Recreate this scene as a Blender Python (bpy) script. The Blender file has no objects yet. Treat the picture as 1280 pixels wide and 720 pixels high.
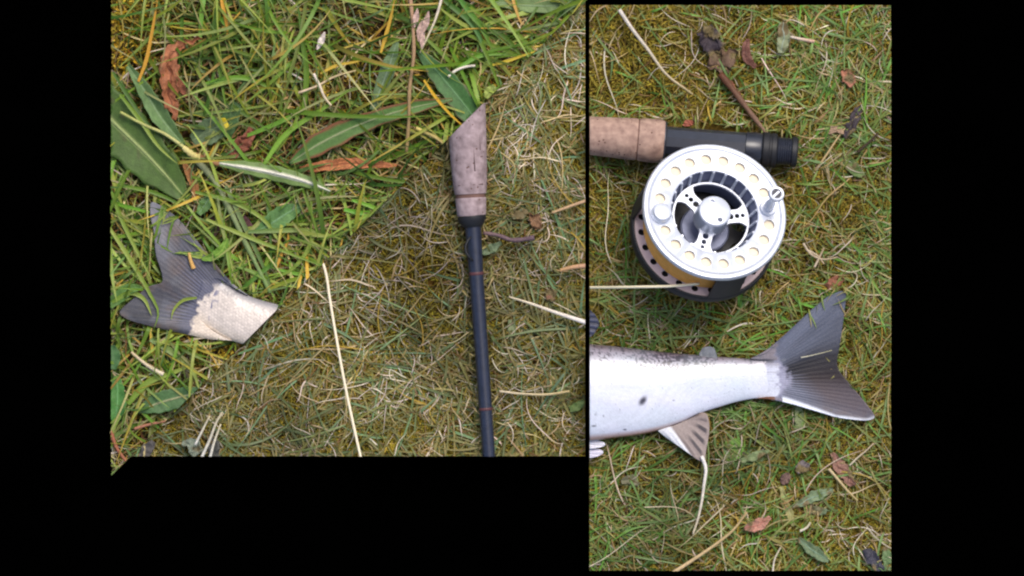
import bpy, bmesh, math, random
import numpy as np
from mathutils import Vector, Matrix

random.seed(7)
rng = np.random.default_rng(11)
scene = bpy.context.scene
COL = scene.collection

# ------------------------------------------------------------------ camera, light, exposure
S = 0.0005                      # metres per photo pixel on the ground
CAM_H = 5.0
cam = bpy.data.cameras.new('camera')
cam.sensor_width = 36.0
cam.lens = 36.0 * CAM_H / (1280 * S)
cam.clip_start = 0.1
cam.clip_end = 100.0
camo = bpy.data.objects.new('camera', cam)
camo.location = (0, 0, CAM_H)
COL.objects.link(camo)
scene.camera = camo

SUN_EL, SUN_AZ = math.radians(58), math.radians(28)     # from the upper right of the picture
world = bpy.data.worlds.new('World')
scene.world = world
world.use_nodes = True
wn = world.node_tree
sky = wn.nodes.new('ShaderNodeTexSky')
sky.sky_type = 'NISHITA'
sky.sun_disc = False
sky.sun_elevation = SUN_EL
sky.sun_rotation = SUN_AZ
sky.air_density = 1.0
sky.dust_density = 4.0
sky.ozone_density = 0.6
bg = wn.nodes['Background']
bg.inputs['Strength'].default_value = 0.11
wn.links.new(sky.outputs[0], bg.inputs['Color'])
sun = bpy.data.lights.new('sun', 'SUN')
sun.energy = 1.5
sun.angle = math.radians(26)
sun.color = (1.0, 0.95, 0.88)
suno = bpy.data.objects.new('sun', sun)
sd = Vector((math.sin(SUN_AZ) * math.cos(SUN_EL), math.cos(SUN_AZ) * math.cos(SUN_EL), math.sin(SUN_EL)))
suno.rotation_euler = sd.to_track_quat('Z', 'Y').to_euler()
suno.location = sd * 4
COL.objects.link(suno)
scene.view_settings.view_transform = 'Standard'
scene.view_settings.look = 'None'
scene.view_settings.exposure = 0.55
scene.view_settings.gamma = 1.0
scene.cycles.filter_width = 2.2
scene.cycles.max_bounces = 6

# ------------------------------------------------------------------ helpers
def at(px, py, z=0.0):
    k = 1.0 - z / CAM_H
    return np.array([(px - 640) * S * k, (360 - py) * S * k, z])

def lin(r, g, b):
    c = np.array([r, g, b], float) / 255
    return np.where(c <= 0.04045, c / 12.92, ((c + 0.055) / 1.055) ** 2.4)

def hash2(ix, iy, seed):
    v = np.sin(ix * 127.1 + iy * 311.7 + seed * 74.7) * 43758.5453
    return v - np.floor(v)

def vnoise(x, y, scale, seed=0):
    x = np.asarray(x, float) / scale; y = np.asarray(y, float) / scale
    ix, iy = np.floor(x), np.floor(y)
    fx, fy = x - ix, y - iy
    fx = fx * fx * (3 - 2 * fx); fy = fy * fy * (3 - 2 * fy)
    a = hash2(ix, iy, seed); b = hash2(ix + 1, iy, seed)
    c = hash2(ix, iy + 1, seed); d = hash2(ix + 1, iy + 1, seed)
    return (a * (1 - fx) + b * fx) * (1 - fy) + (c * (1 - fx) + d * fx) * fy

def fbm(x, y, scale, seed=0, o=3):
    t = 0; a = 0.5; n = 0
    for k in range(o):
        t = t + a * vnoise(x, y, scale / 2 ** k, seed + k); n += a; a *= .5
    return t / n

# the three pieces of turf, in photo pixels (counter-clockwise seen from above)
PANEL = {
    'A': [(139, -14), (139, 594.5), (747.5, -14)],
    'B': [(731.5, 2.5), (163.5, 570.5), (731.5, 570.5)],
    'C': [(737, 6), (737, 713.5), (1114, 713.5), (1114, 6)],
}
PXY = {k: np.array([at(x, y, 0.008)[:2] for x, y in v]) for k, v in PANEL.items()}

def planes(panel):
    P = PXY[panel]; out = []
    for i in range(len(P)):
        a, b = P[i], P[(i + 1) % len(P)]
        d = b - a
        L = np.hypot(*d)
        if L < 0.0015: continue
        n = np.array([d[1], -d[0]]) / L          # outward normal (counter-clockwise polygon)
        out.append((a, n))
    return out

def inside_poly(x, y, poly):
    r = np.zeros(np.shape(x), bool)
    n = len(poly)
    for i in range(n):
        x1, y1 = poly[i]; x2, y2 = poly[(i + 1) % n]
        c = ((y1 > y) != (y2 > y)) & (x < (x2 - x1) * (y - y1) / (y2 - y1 + 1e-12) + x1)
        r ^= c
    return r

def clip_quads(V, F, C, panel):
    """cut a quad soup with the panel's upright cut faces; returns verts, list-of-face arrays, colours"""
    polys = None
    for a, n in planes(panel):
        d = (V[:, :2] - a) @ n
        o = d[F] > 0
        allout = o.all(1); anyout = o.any(1)
        cross = np.where(anyout & ~allout)[0]
        keep = F[~anyout]
        nv, nc, nf = [], [], []
        base = len(V)
        for f in F[cross]:
            poly = []
            f = f[:3] if f[2] == f[3] else f
            for i in range(len(f)):
                p, q = f[i], f[(i + 1) % len(f)]
                if d[p] <= 0: poly.append(p)
                if (d[p] <= 0) != (d[q] <= 0):
                    t = d[p] / (d[p] - d[q])
                    nv.append(V[p] + (V[q] - V[p]) * t); nc.append(C[p] + (C[q] - C[p]) * t)
                    poly.append(base + len(nv) - 1)
            if len(poly) < 3: continue
            if len(poly) == 3: nf.append([poly[0], poly[1], poly[2], poly[2]])
            elif len(poly) == 4: nf.append(poly)
            else:
                nf.append(poly[:4]); nf.append([poly[0], poly[3], poly[4], poly[4]])
        if nv:
            V = np.vstack([V, np.array(nv)]); C = np.vstack([C, np.array(nc)])
        F = np.vstack([keep, np.array(nf, int).reshape(-1, 4)]) if nf else keep
    return V, F, C

def mesh_np(name, V, F, C, mat, smooth=True):
    used = np.zeros(len(V), bool); used[F.ravel()] = True
    idx = np.cumsum(used) - 1
    V = V[used]; C = C[used]; F = idx[F]
    tri = F[:, 2] == F[:, 3]
    tot = np.where(tri, 3, 4)
    lm = np.ones((len(F), 4), bool); lm[tri, 3] = False
    loops = F[lm]
    me = bpy.data.meshes.new(name)
    me.vertices.add(len(V)); me.vertices.foreach_set('co', V.astype(np.float32).ravel())
    me.loops.add(len(loops)); me.loops.foreach_set('vertex_index', loops.astype(np.int32))
    me.polygons.add(len(F))
    st = np.concatenate([[0], np.cumsum(tot)[:-1]])
    me.polygons.foreach_set('loop_start', st.astype(np.int32))
    me.polygons.foreach_set('loop_total', tot.astype(np.int32))
    me.polygons.foreach_set('use_smooth', np.full(len(F), smooth))
    at_ = me.attributes.new('col', 'FLOAT_COLOR', 'POINT')
    at_.data.foreach_set('color', np.column_stack([C[:, :3], np.ones(len(C))]).astype(np.float32).ravel())
    me.update(calc_edges=True)
    me.materials.append(mat)
    return me

GROUPS = {'leaf': 'green leaves growing in the turf', 'dead leaf': 'dead leaves lying on the turf', 'straw': 'straws lying on the grass', 'grass blade': 'yellow grass blades', 'fishing line': 'fly lines', 'fishing rod': 'fishing rods', 'fish': 'trout', 'twig': 'twigs on the turf'}
def tag(o, label=None, cat=None, group=None, kind=None):
    if label: o['label'] = label
    if cat: o['category'] = cat
    if cat and not group: group = GROUPS.get(cat)
    if group: o['group'] = group
    if kind: o['kind'] = kind
    return o

def link(name, me, parent=None):
    o = bpy.data.objects.new(name, me)
    COL.objects.link(o)
    if parent: o.parent = parent
    return o

def empty(name, loc=(0, 0, 0)):
    o = bpy.data.objects.new(name, None)
    o.empty_display_size = 0.01
    o.location = loc
    COL.objects.link(o)
    return o

def local(V, parent):
    return V - np.array(parent.location)[None, :] if parent else V

def cut_mesh(me, panel, off=(0, 0, 0), fill=True):
    bm = bmesh.new(); bm.from_mesh(me)
    off = np.array(off)
    for a, n in planes(panel):
        r = bmesh.ops.bisect_plane(bm, geom=bm.verts[:] + bm.edges[:] + bm.faces[:], dist=1e-7,
                                   plane_co=(a[0] - off[0], a[1] - off[1], 0), plane_no=(n[0], n[1], 0), clear_outer=True)
        if fill:
            ed = [g for g in r['geom_cut'] if isinstance(g, bmesh.types.BMEdge) and g.is_valid and g.is_boundary]
            if len(ed) > 2:
                try: bmesh.ops.contextual_create(bm, geom=ed)
                except Exception: pass
    bm.to_mesh(me); bm.free()

# ------------------------------------------------------------------ materials
def mat_new(name):
    m = bpy.data.materials.new(name); m.use_nodes = True
    nt = m.node_tree
    return m, nt, nt.nodes['Principled BSDF']

def node(nt, t, **kw):
    n = nt.nodes.new(t)
    for k, v in kw.items():
        if hasattr(n, k): setattr(n, k, v)
        else: n.inputs[k].default_value = v
    return n

def vcol_mat(name, rough=0.5, spec=0.3, translucent=0.0, grain=0.25, gscale=900, bump=0.0, bscale=600, metallic=0.0):
    m, nt, b = mat_new(name)
    a = node(nt, 'ShaderNodeAttribute', attribute_name='col')
    geo = node(nt, 'ShaderNodeNewGeometry')
    nz = node(nt, 'ShaderNodeTexNoise'); nz.inputs['Scale'].default_value = gscale; nz.inputs['Detail'].default_value = 3
    nt.links.new(geo.outputs['Position'], nz.inputs['Vector'])
    mr = node(nt, 'ShaderNodeMapRange'); mr.inputs['From Min'].default_value = .25; mr.inputs['From Max'].default_value = .75
    mr.inputs['To Min'].default_value = 1 - grain; mr.inputs['To Max'].default_value = 1 + grain
    nt.links.new(nz.outputs['Fac'], mr.inputs['Value'])
    mx = node(nt, 'ShaderNodeVectorMath', operation='SCALE')
    nt.links.new(a.outputs['Color'], mx.inputs[0]); nt.links.new(mr.outputs[0], mx.inputs['Scale'])
    nt.links.new(mx.outputs[0], b.inputs['Base Color'])
    b.inputs['Roughness'].default_value = rough
    b.inputs['Specular IOR Level'].default_value = spec
    b.inputs['Metallic'].default_value = metallic
    if bump:
        n2 = node(nt, 'ShaderNodeTexNoise'); n2.inputs['Scale'].default_value = bscale; n2.inputs['Detail'].default_value = 4
        nt.links.new(geo.outputs['Position'], n2.inputs['Vector'])
        bp = node(nt, 'ShaderNodeBump'); bp.inputs['Strength'].default_value = bump; bp.inputs['Distance'].default_value = 0.0006
        nt.links.new(n2.outputs['Fac'], bp.inputs['Height']); nt.links.new(bp.outputs[0], b.inputs['Normal'])
    if translucent:
        tr = node(nt, 'ShaderNodeBsdfTranslucent')
        nt.links.new(mx.outputs[0], tr.inputs['Color'])
        ms = node(nt, 'ShaderNodeMixShader'); ms.inputs[0].default_value = translucent
        out = nt.nodes['Material Output']
        nt.links.new(b.outputs[0], ms.inputs[1]); nt.links.new(tr.outputs[0], ms.inputs[2])
        nt.links.new(ms.outputs[0], out.inputs['Surface'])
    return m

def plain_mat(name, col, rough=0.5, spec=0.5, metallic=0.0, grain=0.12, gscale=300, bump=0.0, bscale=500):
    m, nt, b = mat_new(name)
    tc = node(nt, 'ShaderNodeNewGeometry')
    nz = node(nt, 'ShaderNodeTexNoise'); nz.inputs['Scale'].default_value = gscale; nz.inputs['Detail'].default_value = 4
    nt.links.new(tc.outputs['Position'], nz.inputs['Vector'])
    cr = node(nt, 'ShaderNodeValToRGB')
    c = np.array(col)
    cr.color_ramp.elements[0].position = .3; cr.color_ramp.elements[1].position = .7
    cr.color_ramp.elements[0].color = (*np.clip(c * (1 - grain), 0, 1), 1)
    cr.color_ramp.elements[1].color = (*np.clip(c * (1 + grain), 0, 1), 1)
    nt.links.new(nz.outputs['Fac'], cr.inputs['Fac']); nt.links.new(cr.outputs[0], b.inputs['Base Color'])
    b.inputs['Roughness'].default_value = rough
    b.inputs['Specular IOR Level'].default_value = spec
    b.inputs['Metallic'].default_value = metallic
    if bump:
        n2 = node(nt, 'ShaderNodeTexNoise'); n2.inputs['Scale'].default_value = bscale
        nt.links.new(tc.outputs['Position'], n2.inputs['Vector'])
        bp = node(nt, 'ShaderNodeBump'); bp.inputs['Strength'].default_value = bump; bp.inputs['Distance'].default_value = 0.0004
        nt.links.new(n2.outputs['Fac'], bp.inputs['Height']); nt.links.new(bp.outputs[0], b.inputs['Normal'])
    return m

M_grass = vcol_mat('grass_blades', 0.45, 0.35, 0.28, 0.18, 1200)
M_dead = vcol_mat('dead_grass', 0.6, 0.25, 0.12, 0.25, 1500)
M_moss = vcol_mat('moss', 0.6, 0.25, 0.2, 0.3, 900)
M_soil = vcol_mat('soil', 0.9, 0.1, 0, 0.5, 700, 0.8, 900)
M_leaf = vcol_mat('broad_leaf', 0.5, 0.25, 0.15, 0.16, 700, 0.35, 900)
M_deadleaf = vcol_mat('dead_leaf', 0.6, 0.25, 0.05, 0.35, 700, 0.7, 700)
M_fin = vcol_mat('fish_fin', 0.42, 0.3, 0.06, 0.16, 900, 0.25, 1400)
M_line = vcol_mat('line_plastic', 0.4, 0.4, 0.0, 0.06, 2000)
M_black, _nt, _b = mat_new('border_black')
_b.inputs['Base Color'].default_value = (0, 0, 0, 1); _b.inputs['Roughness'].default_value = 1; _b.inputs['Specular IOR Level'].default_value = 0
_n = node(_nt, 'ShaderNodeTexNoise'); _n.inputs['Scale'].default_value = 900
_r = node(_nt, 'ShaderNodeValToRGB'); _r.color_ramp.elements[0].color = (0, 0, 0, 1); _r.color_ramp.elements[1].color = (0.0003, 0.0003, 0.0003, 1)
_nt.links.new(_n.outputs['Fac'], _r.inputs['Fac']); _nt.links.new(_r.outputs[0], _b.inputs['Base Color'])

# ------------------------------------------------------------------ ground and turf bases
g = 30.0
gm = bpy.data.meshes.new('ground')
gm.from_pydata([(-g, -g, -0.02), (g, -g, -0.02), (g, g, -0.02), (-g, g, -0.02)], [], [(0, 1, 2, 3)])
gm.materials.append(M_black)
tag(link('ground', gm), kind='structure')  # black sheet standing in for the black border around the panels

def hgt(x, y):
    return (fbm(x, y, 0.034, 3) - .52) * 0.013

SOIL = {'A': (lin(58, 44, 18), lin(26, 20, 10)), 'B': (lin(98, 72, 24), lin(48, 33, 14)), 'C': (lin(104, 86, 28), lin(56, 42, 18))}
def turf_base(panel):
    P = PXY[panel]
    x0, y0 = P.min(0) - .004; x1, y1 = P.max(0) + .004
    nx, ny = int((x1 - x0) / .002), int((y1 - y0) / .002)
    gx, gy = np.meshgrid(np.linspace(x0, x1, nx), np.linspace(y0, y1, ny))
    gz = hgt(gx, gy) + (fbm(gx, gy, .006, 9) - .5) * .002
    V = np.column_stack([gx.ravel(), gy.ravel(), gz.ravel()])
    i = np.arange(nx * ny).reshape(ny, nx)
    F = np.column_stack([i[:-1, :-1].ravel(), i[:-1, 1:].ravel(), i[1:, 1:].ravel(), i[1:, :-1].ravel()])
    m = np.clip(fbm(V[:, 0], V[:, 1], .03, 21) * 3 - 1, 0, 1)[:, None]
    a, b = SOIL[panel]
    C = a * m + b * (1 - m)
    V, F, C = clip_quads(V, F, C, panel)
    me = mesh_np('turf_base', V, F, C, M_soil)
    bm = bmesh.new(); bm.from_mesh(me)
    be = [e for e in bm.edges if e.is_boundary]
    r = bmesh.ops.extrude_edge_only(bm, edges=be)
    for v in r['geom']:
        if isinstance(v, bmesh.types.BMVert): v.co.z = -0.0185
    bm.to_mesh(me); bm.free()
    tag(link('turf_base', me), kind='structure')
for k in 'ABC': turf_base(k)

# ------------------------------------------------------------------ footprints: grass is pressed down under what lies on it
PRESS = []          # (polygon in world xy, height the grass is pressed to)
def press(pts, z, zref=0.01):
    PRESS.append((np.array([at(x, y, zref)[:2] for x, y in pts]), z))
def apply_press(X, Y, Z):
    for poly, z in PRESS:
        x0, y0 = poly.min(0); x1, y1 = poly.max(0)
        near = (X > x0) & (X < x1) & (Y > y0) & (Y < y1)
        if not near.any(): continue
        ins = np.zeros(X.shape, bool)
        ins[near] = inside_poly(X[near], Y[near], poly)
        Z = np.where(ins, np.minimum(Z, z), Z)
    return Z

# ------------------------------------------------------------------ blades
def blades(x, y, az, L, w, p0, droop, curl, zrest, zmax, c0, c1, nseg=6, roll=None, crease=0.25, wig=0.0, pressed=True):
    n = len(x)
    t = np.linspace(0, 1, nseg + 1)[None, :]
    az = az[:, None]; L = L[:, None]
    ph = rng.uniform(0, 6.28, (n, 1)); fr = rng.uniform(3, 9, (n, 1))
    A = az + curl[:, None] * t + wig * np.sin(ph + fr * t)
    P = p0[:, None] - droop[:, None] * t
    ds = L / nseg
    dx = np.cos(A) * np.cos(P); dy = np.sin(A) * np.cos(P); dz = np.sin(P)
    cum = lambda d: np.concatenate([np.zeros((n, 1)), np.cumsum((d[:, :-1] + d[:, 1:]) / 2 * ds, 1)], 1)
    X = x[:, None] + cum(dx); Y = y[:, None] + cum(dy)
    Z = np.maximum(cum(dz), np.minimum(zrest[:, None], zrest[:, None] * t * 4 + .0005))
    Z = zmax * np.tanh(Z / zmax)
    Z = Z + hgt(X, Y)
    if pressed: Z = apply_press(X, Y, Z)
    W = w[:, None] * (1 - t ** 2.6) * (0.65 + 0.35 * np.minimum(1, t * 4)) + w[:, None] * .06
    if roll is None: roll = rng.normal(0, 0.5, n)
    R = roll[:, None] + rng.normal(0, .5, (n, 1)) * t
    sx, sy = -np.sin(A), np.cos(A)
    cr, sr = np.cos(R), np.sin(R)
    SX, SY, SZ = sx * cr, sy * cr, sr
    NX, NY, NZ = -sx * sr, -sy * sr, cr
    h = W * .5
    k = crease
    pts = []
    for s in (-1, 0, 1):
        o = (-k if s == 0 else 0)
        pts.append(np.stack([X + SX * h * s + NX * h * o, Y + SY * h * s + NY * h * o, Z + SZ * h * s * .6 + NZ * h * o], -1))
    V = np.stack(pts, 2)                                   # n, nseg+1, 3, xyz
    id_ = np.arange(n * (nseg + 1) * 3).reshape(n, nseg + 1, 3)
    F = np.stack([id_[:, :-1, :-1], id_[:, :-1, 1:], id_[:, 1:, 1:], id_[:, 1:, :-1]], -1).reshape(-1, 4)
    tt = np.broadcast_to(t, (n, nseg + 1))
    C = c0[:, None, :] * (1 - tt[..., None]) + c1[:, None, :] * tt[..., None]
    C = np.repeat(C[:, :, None, :], 3, 2)
    return V.reshape(-1, 3), F, C.reshape(-1, 3)

def scatter(panel, n, margin=0.02):
    P = PXY[panel]
    x0, y0 = P.min(0) - margin; x1, y1 = P.max(0) + margin
    x = rng.uniform(x0, x1, n * 3); y = rng.uniform(y0, y1, n * 3)
    ok = np.ones(len(x), bool)
    for a, nn in planes(panel):
        ok &= ((x - a[0]) * nn[0] + (y - a[1]) * nn[1]) < margin
    x, y = x[ok], y[ok]
    return x[:n], y[:n]

def pick(pal, n, wts):
    pal = np.array(pal); i = rng.choice(len(pal), n, p=np.array(wts) / sum(wts))
    return pal[i] * rng.uniform(.78, 1.22, (n, 1)) * rng.uniform(.93, 1.07, (n, 3))

def joined(lst):
    off = 0; Vs, Fs, Cs = [], [], []
    for V, F, C in lst:
        Vs.append(V); Fs.append(F + off); Cs.append(C); off += len(V)
    return np.vstack(Vs), np.vstack(Fs), np.vstack(Cs)

def px_of(x, y):
    return x / S + 640, 360 - y / S

def blob(x, y, cx, cy, rx, ry):
    px, py = px_of(x, y)
    return np.exp(-(((px - cx) / rx) ** 2 + ((py - cy) / ry) ** 2))

def one_blade(pts, w, c0, c1, z0, z1=None, nseg=16, arch=0.0):
    """one long blade through photo pixels"""
    P = np.array(pts, float)
    d = np.concatenate([[0], np.cumsum(np.hypot(*np.diff(P, axis=0).T))]); d /= d[-1]
    t = np.linspace(0, 1, nseg + 1)
    px = smooth_interp(t, d, P[:, 0]); py = smooth_interp(t, d, P[:, 1])
    z1 = z0 if z1 is None else z1
    z = z0 + (z1 - z0) * t + arch * np.sin(math.pi * t)
    XYZ = np.array([at(a, b, c) for a, b, c in zip(px, py, z)])
    T = np.gradient(XYZ, axis=0); T /= np.linalg.norm(T, axis=1)[:, None]
    side = np.column_stack([-T[:, 1], T[:, 0], np.zeros(len(T))]); side /= np.linalg.norm(side, axis=1)[:, None]
    W = w * S * (1 - t ** 3) * (.6 + .4 * np.minimum(1, t * 4)) + w * S * .05
    V = np.stack([XYZ + side * (W * .5 * s)[:, None] + np.array([0, 0, -1]) * (W * .18 * (s == 0))[:, None] for s in (-1, 0, 1)], 1)
    i = np.arange((nseg + 1) * 3).reshape(nseg + 1, 3)
    F = np.stack([i[:-1, :-1], i[:-1, 1:], i[1:, 1:], i[1:, :-1]], -1).reshape(-1, 4)
    C = np.repeat((c0[None] * (1 - t[:, None]) + c1[None] * t[:, None])[:, None], 3, 1)
    return V.reshape(-1, 3), F, C.reshape(-1, 3)

def smooth_interp(t, d, v):
    """Catmull-Rom style interpolation through knots d -> v"""
    d = np.asarray(d, float); v = np.asarray(v, float)
    if len(d) < 3: return np.interp(t, d, v)
    m = np.gradient(v, d)
    i = np.clip(np.searchsorted(d, t, 'right') - 1, 0, len(d) - 2)
    h = d[i + 1] - d[i]; s = (t - d[i]) / h
    return ((2 * s**3 - 3 * s**2 + 1) * v[i] + (s**3 - 2 * s**2 + s) * h * m[i] + (-2 * s**3 + 3 * s**2) * v[i + 1] + (s**3 - s**2) * h * m[i + 1])

# ------------------------------------------------------------------ tubes and turned shapes
def tube(pts3, rad, ns=10, cols=None, cap=True):
    P = np.array(pts3, float); n = len(P)
    rad = np.broadcast_to(np.asarray(rad, float), (n,))
    T = np.gradient(P, axis=0); T /= np.linalg.norm(T, axis=1)[:, None]
    ref = np.array([0, 0, 1.0]) if abs(T[0][2]) < .9 else np.array([1.0, 0, 0])
    U = np.cross(T, ref); U /= np.linalg.norm(U, axis=1)[:, None]
    W = np.cross(U, T)
    a = np.linspace(0, 2 * math.pi, ns, endpoint=False)
    V = P[:, None] + (U[:, None] * np.cos(a)[None, :, None] + W[:, None] * np.sin(a)[None, :, None]) * rad[:, None, None]
    V = V.reshape(-1, 3)
    i = np.arange(n * ns).reshape(n, ns); j = np.roll(i, -1, 1)
    F = np.stack([i[:-1], j[:-1], j[1:], i[1:]], -1).reshape(-1, 4)
    if cap:
        V = np.vstack([V, P[0], P[-1]])
        a0, a1 = n * ns, n * ns + 1
        c0 = np.stack([j[0], i[0], np.full(ns, a0), np.full(ns, a0)], -1)
        c1 = np.stack([i[-1], j[-1], np.full(ns, a1), np.full(ns, a1)], -1)
        F = np.vstack([F, c0, c1])
    C = np.full((len(V), 3), .5)
    if cols is not None:
        cols = np.array(cols, float)
        if cols.ndim == 1: C[:] = cols
        else:
            C[:n * ns] = np.repeat(cols, ns, 0)
            if cap: C[-2] = cols[0]; C[-1] = cols[-1]
    return V, F, C

def curve_px(pts, z, n=24, z1=None, arch=0.0):
    P = np.array(pts, float)
    d = np.concatenate([[0], np.cumsum(np.hypot(*np.diff(P, axis=0).T))]); d /= d[-1]
    t = np.linspace(0, 1, n)
    px = smooth_interp(t, d, P[:, 0]); py = smooth_interp(t, d, P[:, 1])
    z1 = z if z1 is None else z1
    zz = z + (z1 - z) * t + arch * np.sin(math.pi * t)
    return np.array([at(a, b, c) for a, b, c in zip(px, py, zz)]), t

def stalk(name, label, cat, pts, r0, r1, col, col1, z, panel, z1=None, arch=0.0, mat=None, knots=0, group=None):
    P, t = curve_px(pts, z, 28, z1, arch)
    rad = (r0 + (r1 - r0) * t) * S * (1 + .12 * np.sin(t * 23 + len(pts)) * (knots > 0))
    c = col[None] * (1 - t[:, None]) + col1[None] * t[:, None]
    c = c * (1 + .2 * (hash2(np.arange(len(t)), 3 + 0 * t, r0 * 7) - .5))[:, None]
    V, F, C = tube(P, rad, 8, c)
    V, F, C = clip_quads(V, F, C, panel)
    o = link(name, mesh_np(name, V, F, C, mat or M_dead))
    tag(o, label, cat, group)
    return o

# ------------------------------------------------------------------ broad leaves
def leaf_mesh(name, pts, hw, col, z, panel, z1=None, rib=None, ribw=.07, edge=None, edgew=.75, blotch=None, fold=.25, wav=.0006, curl=0.0, mat=None,
              crumple=0.0, nv=36, nu=15, tip=None, twist=0.0, half=None, seed=None, arch=0.0):
    seed = seed if seed is not None else int(abs(pts[0][0] * 3 + pts[0][1] * 7)) % 97
    P = np.array(pts, float)
    d = np.concatenate([[0], np.cumsum(np.hypot(*np.diff(P, axis=0).T))]); d /= d[-1]
    t = np.linspace(0, 1, nv)
    px = smooth_interp(t, d, P[:, 0]); py = smooth_interp(t, d, P[:, 1])
    H = np.array(hw, float); H = np.interp(t, np.linspace(0, 1, len(H)), H)
    if len(hw) >= 3: H = np.maximum(.4, smooth_interp(t, np.linspace(0, 1, len(hw)), np.array(hw, float)))
    z1 = z if z1 is None else z1
    zc = z + (z1 - z) * t + arch * np.sin(math.pi * t)
    tx = np.gradient(px); ty = np.gradient(py); l = np.hypot(tx, ty); tx /= l; ty /= l
    u = np.linspace(-1, 1, nu)
    U, T = np.meshgrid(u, t)
    jag = 1 + .06 * np.sin(T * 40 + seed) + .12 * (vnoise(T * 9, np.sign(U) * 5 + seed, 1, seed) - .5)
    off = U * H[:, None] * jag
    tw = twist * T
    QX = px[:, None] - ty[:, None] * off * np.cos(tw); QY = py[:, None] + tx[:, None] * off * np.cos(tw)
    Z = zc[:, None] + np.abs(U) * H[:, None] * S * fold + wav * np.sin(T * 17 + np.sign(U) * 1.3 + seed) * np.abs(U) ** 1.5
    Z = Z + curl * (U ** 2) * H[:, None] * S + np.sin(tw) * off * S
    side = np.abs(U) * 1.0 - T * 0                      # side veins run out and forward
    vein = np.abs(((T * 11 + np.abs(U) * -1.1) % 1) - .5) * 2
    Z = Z - .00018 * (vein > .82) * (np.abs(U) > ribw) * (H[:, None] > 6)
    if crumple:
        Z = Z + crumple * (fbm(QX, QY, 7, seed, 3) - .5)
        QX = QX + crumple / S * .6 * (vnoise(QX, QY, 6, seed + 5) - .5); QY = QY + crumple / S * .6 * (vnoise(QX, QY, 6, seed + 6) - .5)
    X = (QX - 640) * S * (1 - Z / CAM_H); Y = (360 - QY) * S * (1 - Z / CAM_H)
    C = np.broadcast_to(col, U.shape + (3,)).copy()
    nzz = fbm(QX, QY, 9, seed + 2, 3)
    C *= (.72 + .56 * nzz)[..., None]
    C *= (1 + .16 * (vein > .8) * (H[:, None] > 6))[..., None]
    if blotch is not None:
        bcol, th = blotch
        k = np.clip((fbm(QX, QY, 14, seed + 8, 3) - th) * 9, 0, 1)[..., None]
        C = C * (1 - k) + bcol * k
    if edge is not None:
        k = np.clip((np.abs(U) - edgew + .25 * (vnoise(T * 14, np.sign(U) * 4, 1, seed) - .5)) * 7, 0, 1)[..., None]
        C = C * (1 - k) + edge * k
    if tip is not None:
        tcol, tt = tip
        k = np.clip((T - tt) * 10, 0, 1)[..., None]
        C = C * (1 - k) + tcol * k
    if rib is not None:
        k = np.clip(1.6 - np.abs(U) / ribw, 0, 1)[..., None]
        C = C * (1 - k) + rib * k
        Z = Z + .0004 * k[..., 0]
    V = np.stack([X, Y, Z], -1).reshape(-1, 3)
    i = np.arange(nv * nu).reshape(nv, nu)
    F = np.stack([i[:-1, :-1], i[:-1, 1:], i[1:, 1:], i[1:, :-1]], -1).reshape(-1, 4)
    return clip_quads(V, F, C.reshape(-1, 3), panel)

def leaf(name, label, cat, pts, hw, col, z, panel, mat=None, group=None, **kw):
    if panel != 'A':
        z -= .0034
        col = col * .72 + col.mean() * .28 * np.array([1.12, 1.0, .72])
        kw['crumple'] = kw.get('crumple', 0) + .0022
        kw.setdefault('blotch', (lin(112, 98, 66), .6))
    elif z < .0145: z -= .001
    col = col * .88 + col.mean() * .12
    if mat is None: col = col * np.array([1.06, 1.0, .74])
    V, F, C = leaf_mesh(name, pts, hw, col, z, panel, mat=mat, **kw)
    me = mesh_np(name, V, F, C, mat or M_leaf)
    o = link(name, me)
    sm = o.modifiers.new('thickness', 'SOLIDIFY'); sm.thickness = 0.00025; sm.offset = 0
    tag(o, label, cat, group)
    if kw.get('rib') is not None and max(hw) > 6.5 and kw.get('crumple', 0) == 0:
        Pm, tm = curve_px(pts, z + .0004, 24, kw.get('z1', z) + .0004)
        Vm, Fm, Cm = tube(Pm, np.maximum(.25, np.interp(tm, np.linspace(0, 1, len(hw)), hw) * kw.get('ribw', .07) * .8) * S, 6, kw['rib'])
        Vm, Fm, Cm = clip_quads(Vm, Fm, Cm, panel)
        link('midrib', mesh_np('midrib', Vm, Fm, Cm, M_leaf), o)
    return o
# ------------------------------------------------------------------ outlines of what lies on the grass (for pressing it down)
FISH_TOP = [(725, 428.5), (737, 430), (770, 433), (800, 436.5), (840, 441), (870, 443.5), (900, 446), (930, 448), (955, 449.5), (978, 449.5)]
FISH_BOT = [(725, 552), (737, 551), (770, 547.5), (800, 543.5), (828, 537), (850, 529), (873, 518), (900, 509), (920, 503), (937, 499.5), (960, 496.5), (978, 496.5)]
TAIL_C = [(950, 447), (985, 420), (1010, 392), (1035, 370), (1050, 363.5), (1058, 364), (1054, 400), (1049, 435), (1045, 460), (1062, 481), (1080, 500), (1095, 523), (1080, 526), (1045, 522), (1010, 508), (975, 497)]
TAIL_A = [(187, 250), (215, 268), (245, 305), (270, 340), (300, 366), (352, 381), (306, 431), (260, 422), (210, 412), (172, 402), (146, 390), (165, 374), (188, 356), (200, 352), (197, 310), (187, 270)]
press(FISH_TOP + FISH_BOT[::-1], .002)
press(TAIL_C, .003)
press(TAIL_A, .004)
press([(737, 143), (832, 147), (995, 168), (997, 210), (930, 215), (825, 206), (737, 198)], .002)
press([(875 + 92 * math.cos(a), 292 + 88 * math.sin(a)) for a in np.linspace(0, 6.28, 30)], .002)
press([(558, 184), (606, 130), (610, 268), (606, 285), (622, 575), (601, 575), (578, 285), (568, 270)], .001)
press([(826, 532), (880, 514), (888, 530), (880, 575)], .003)
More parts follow.
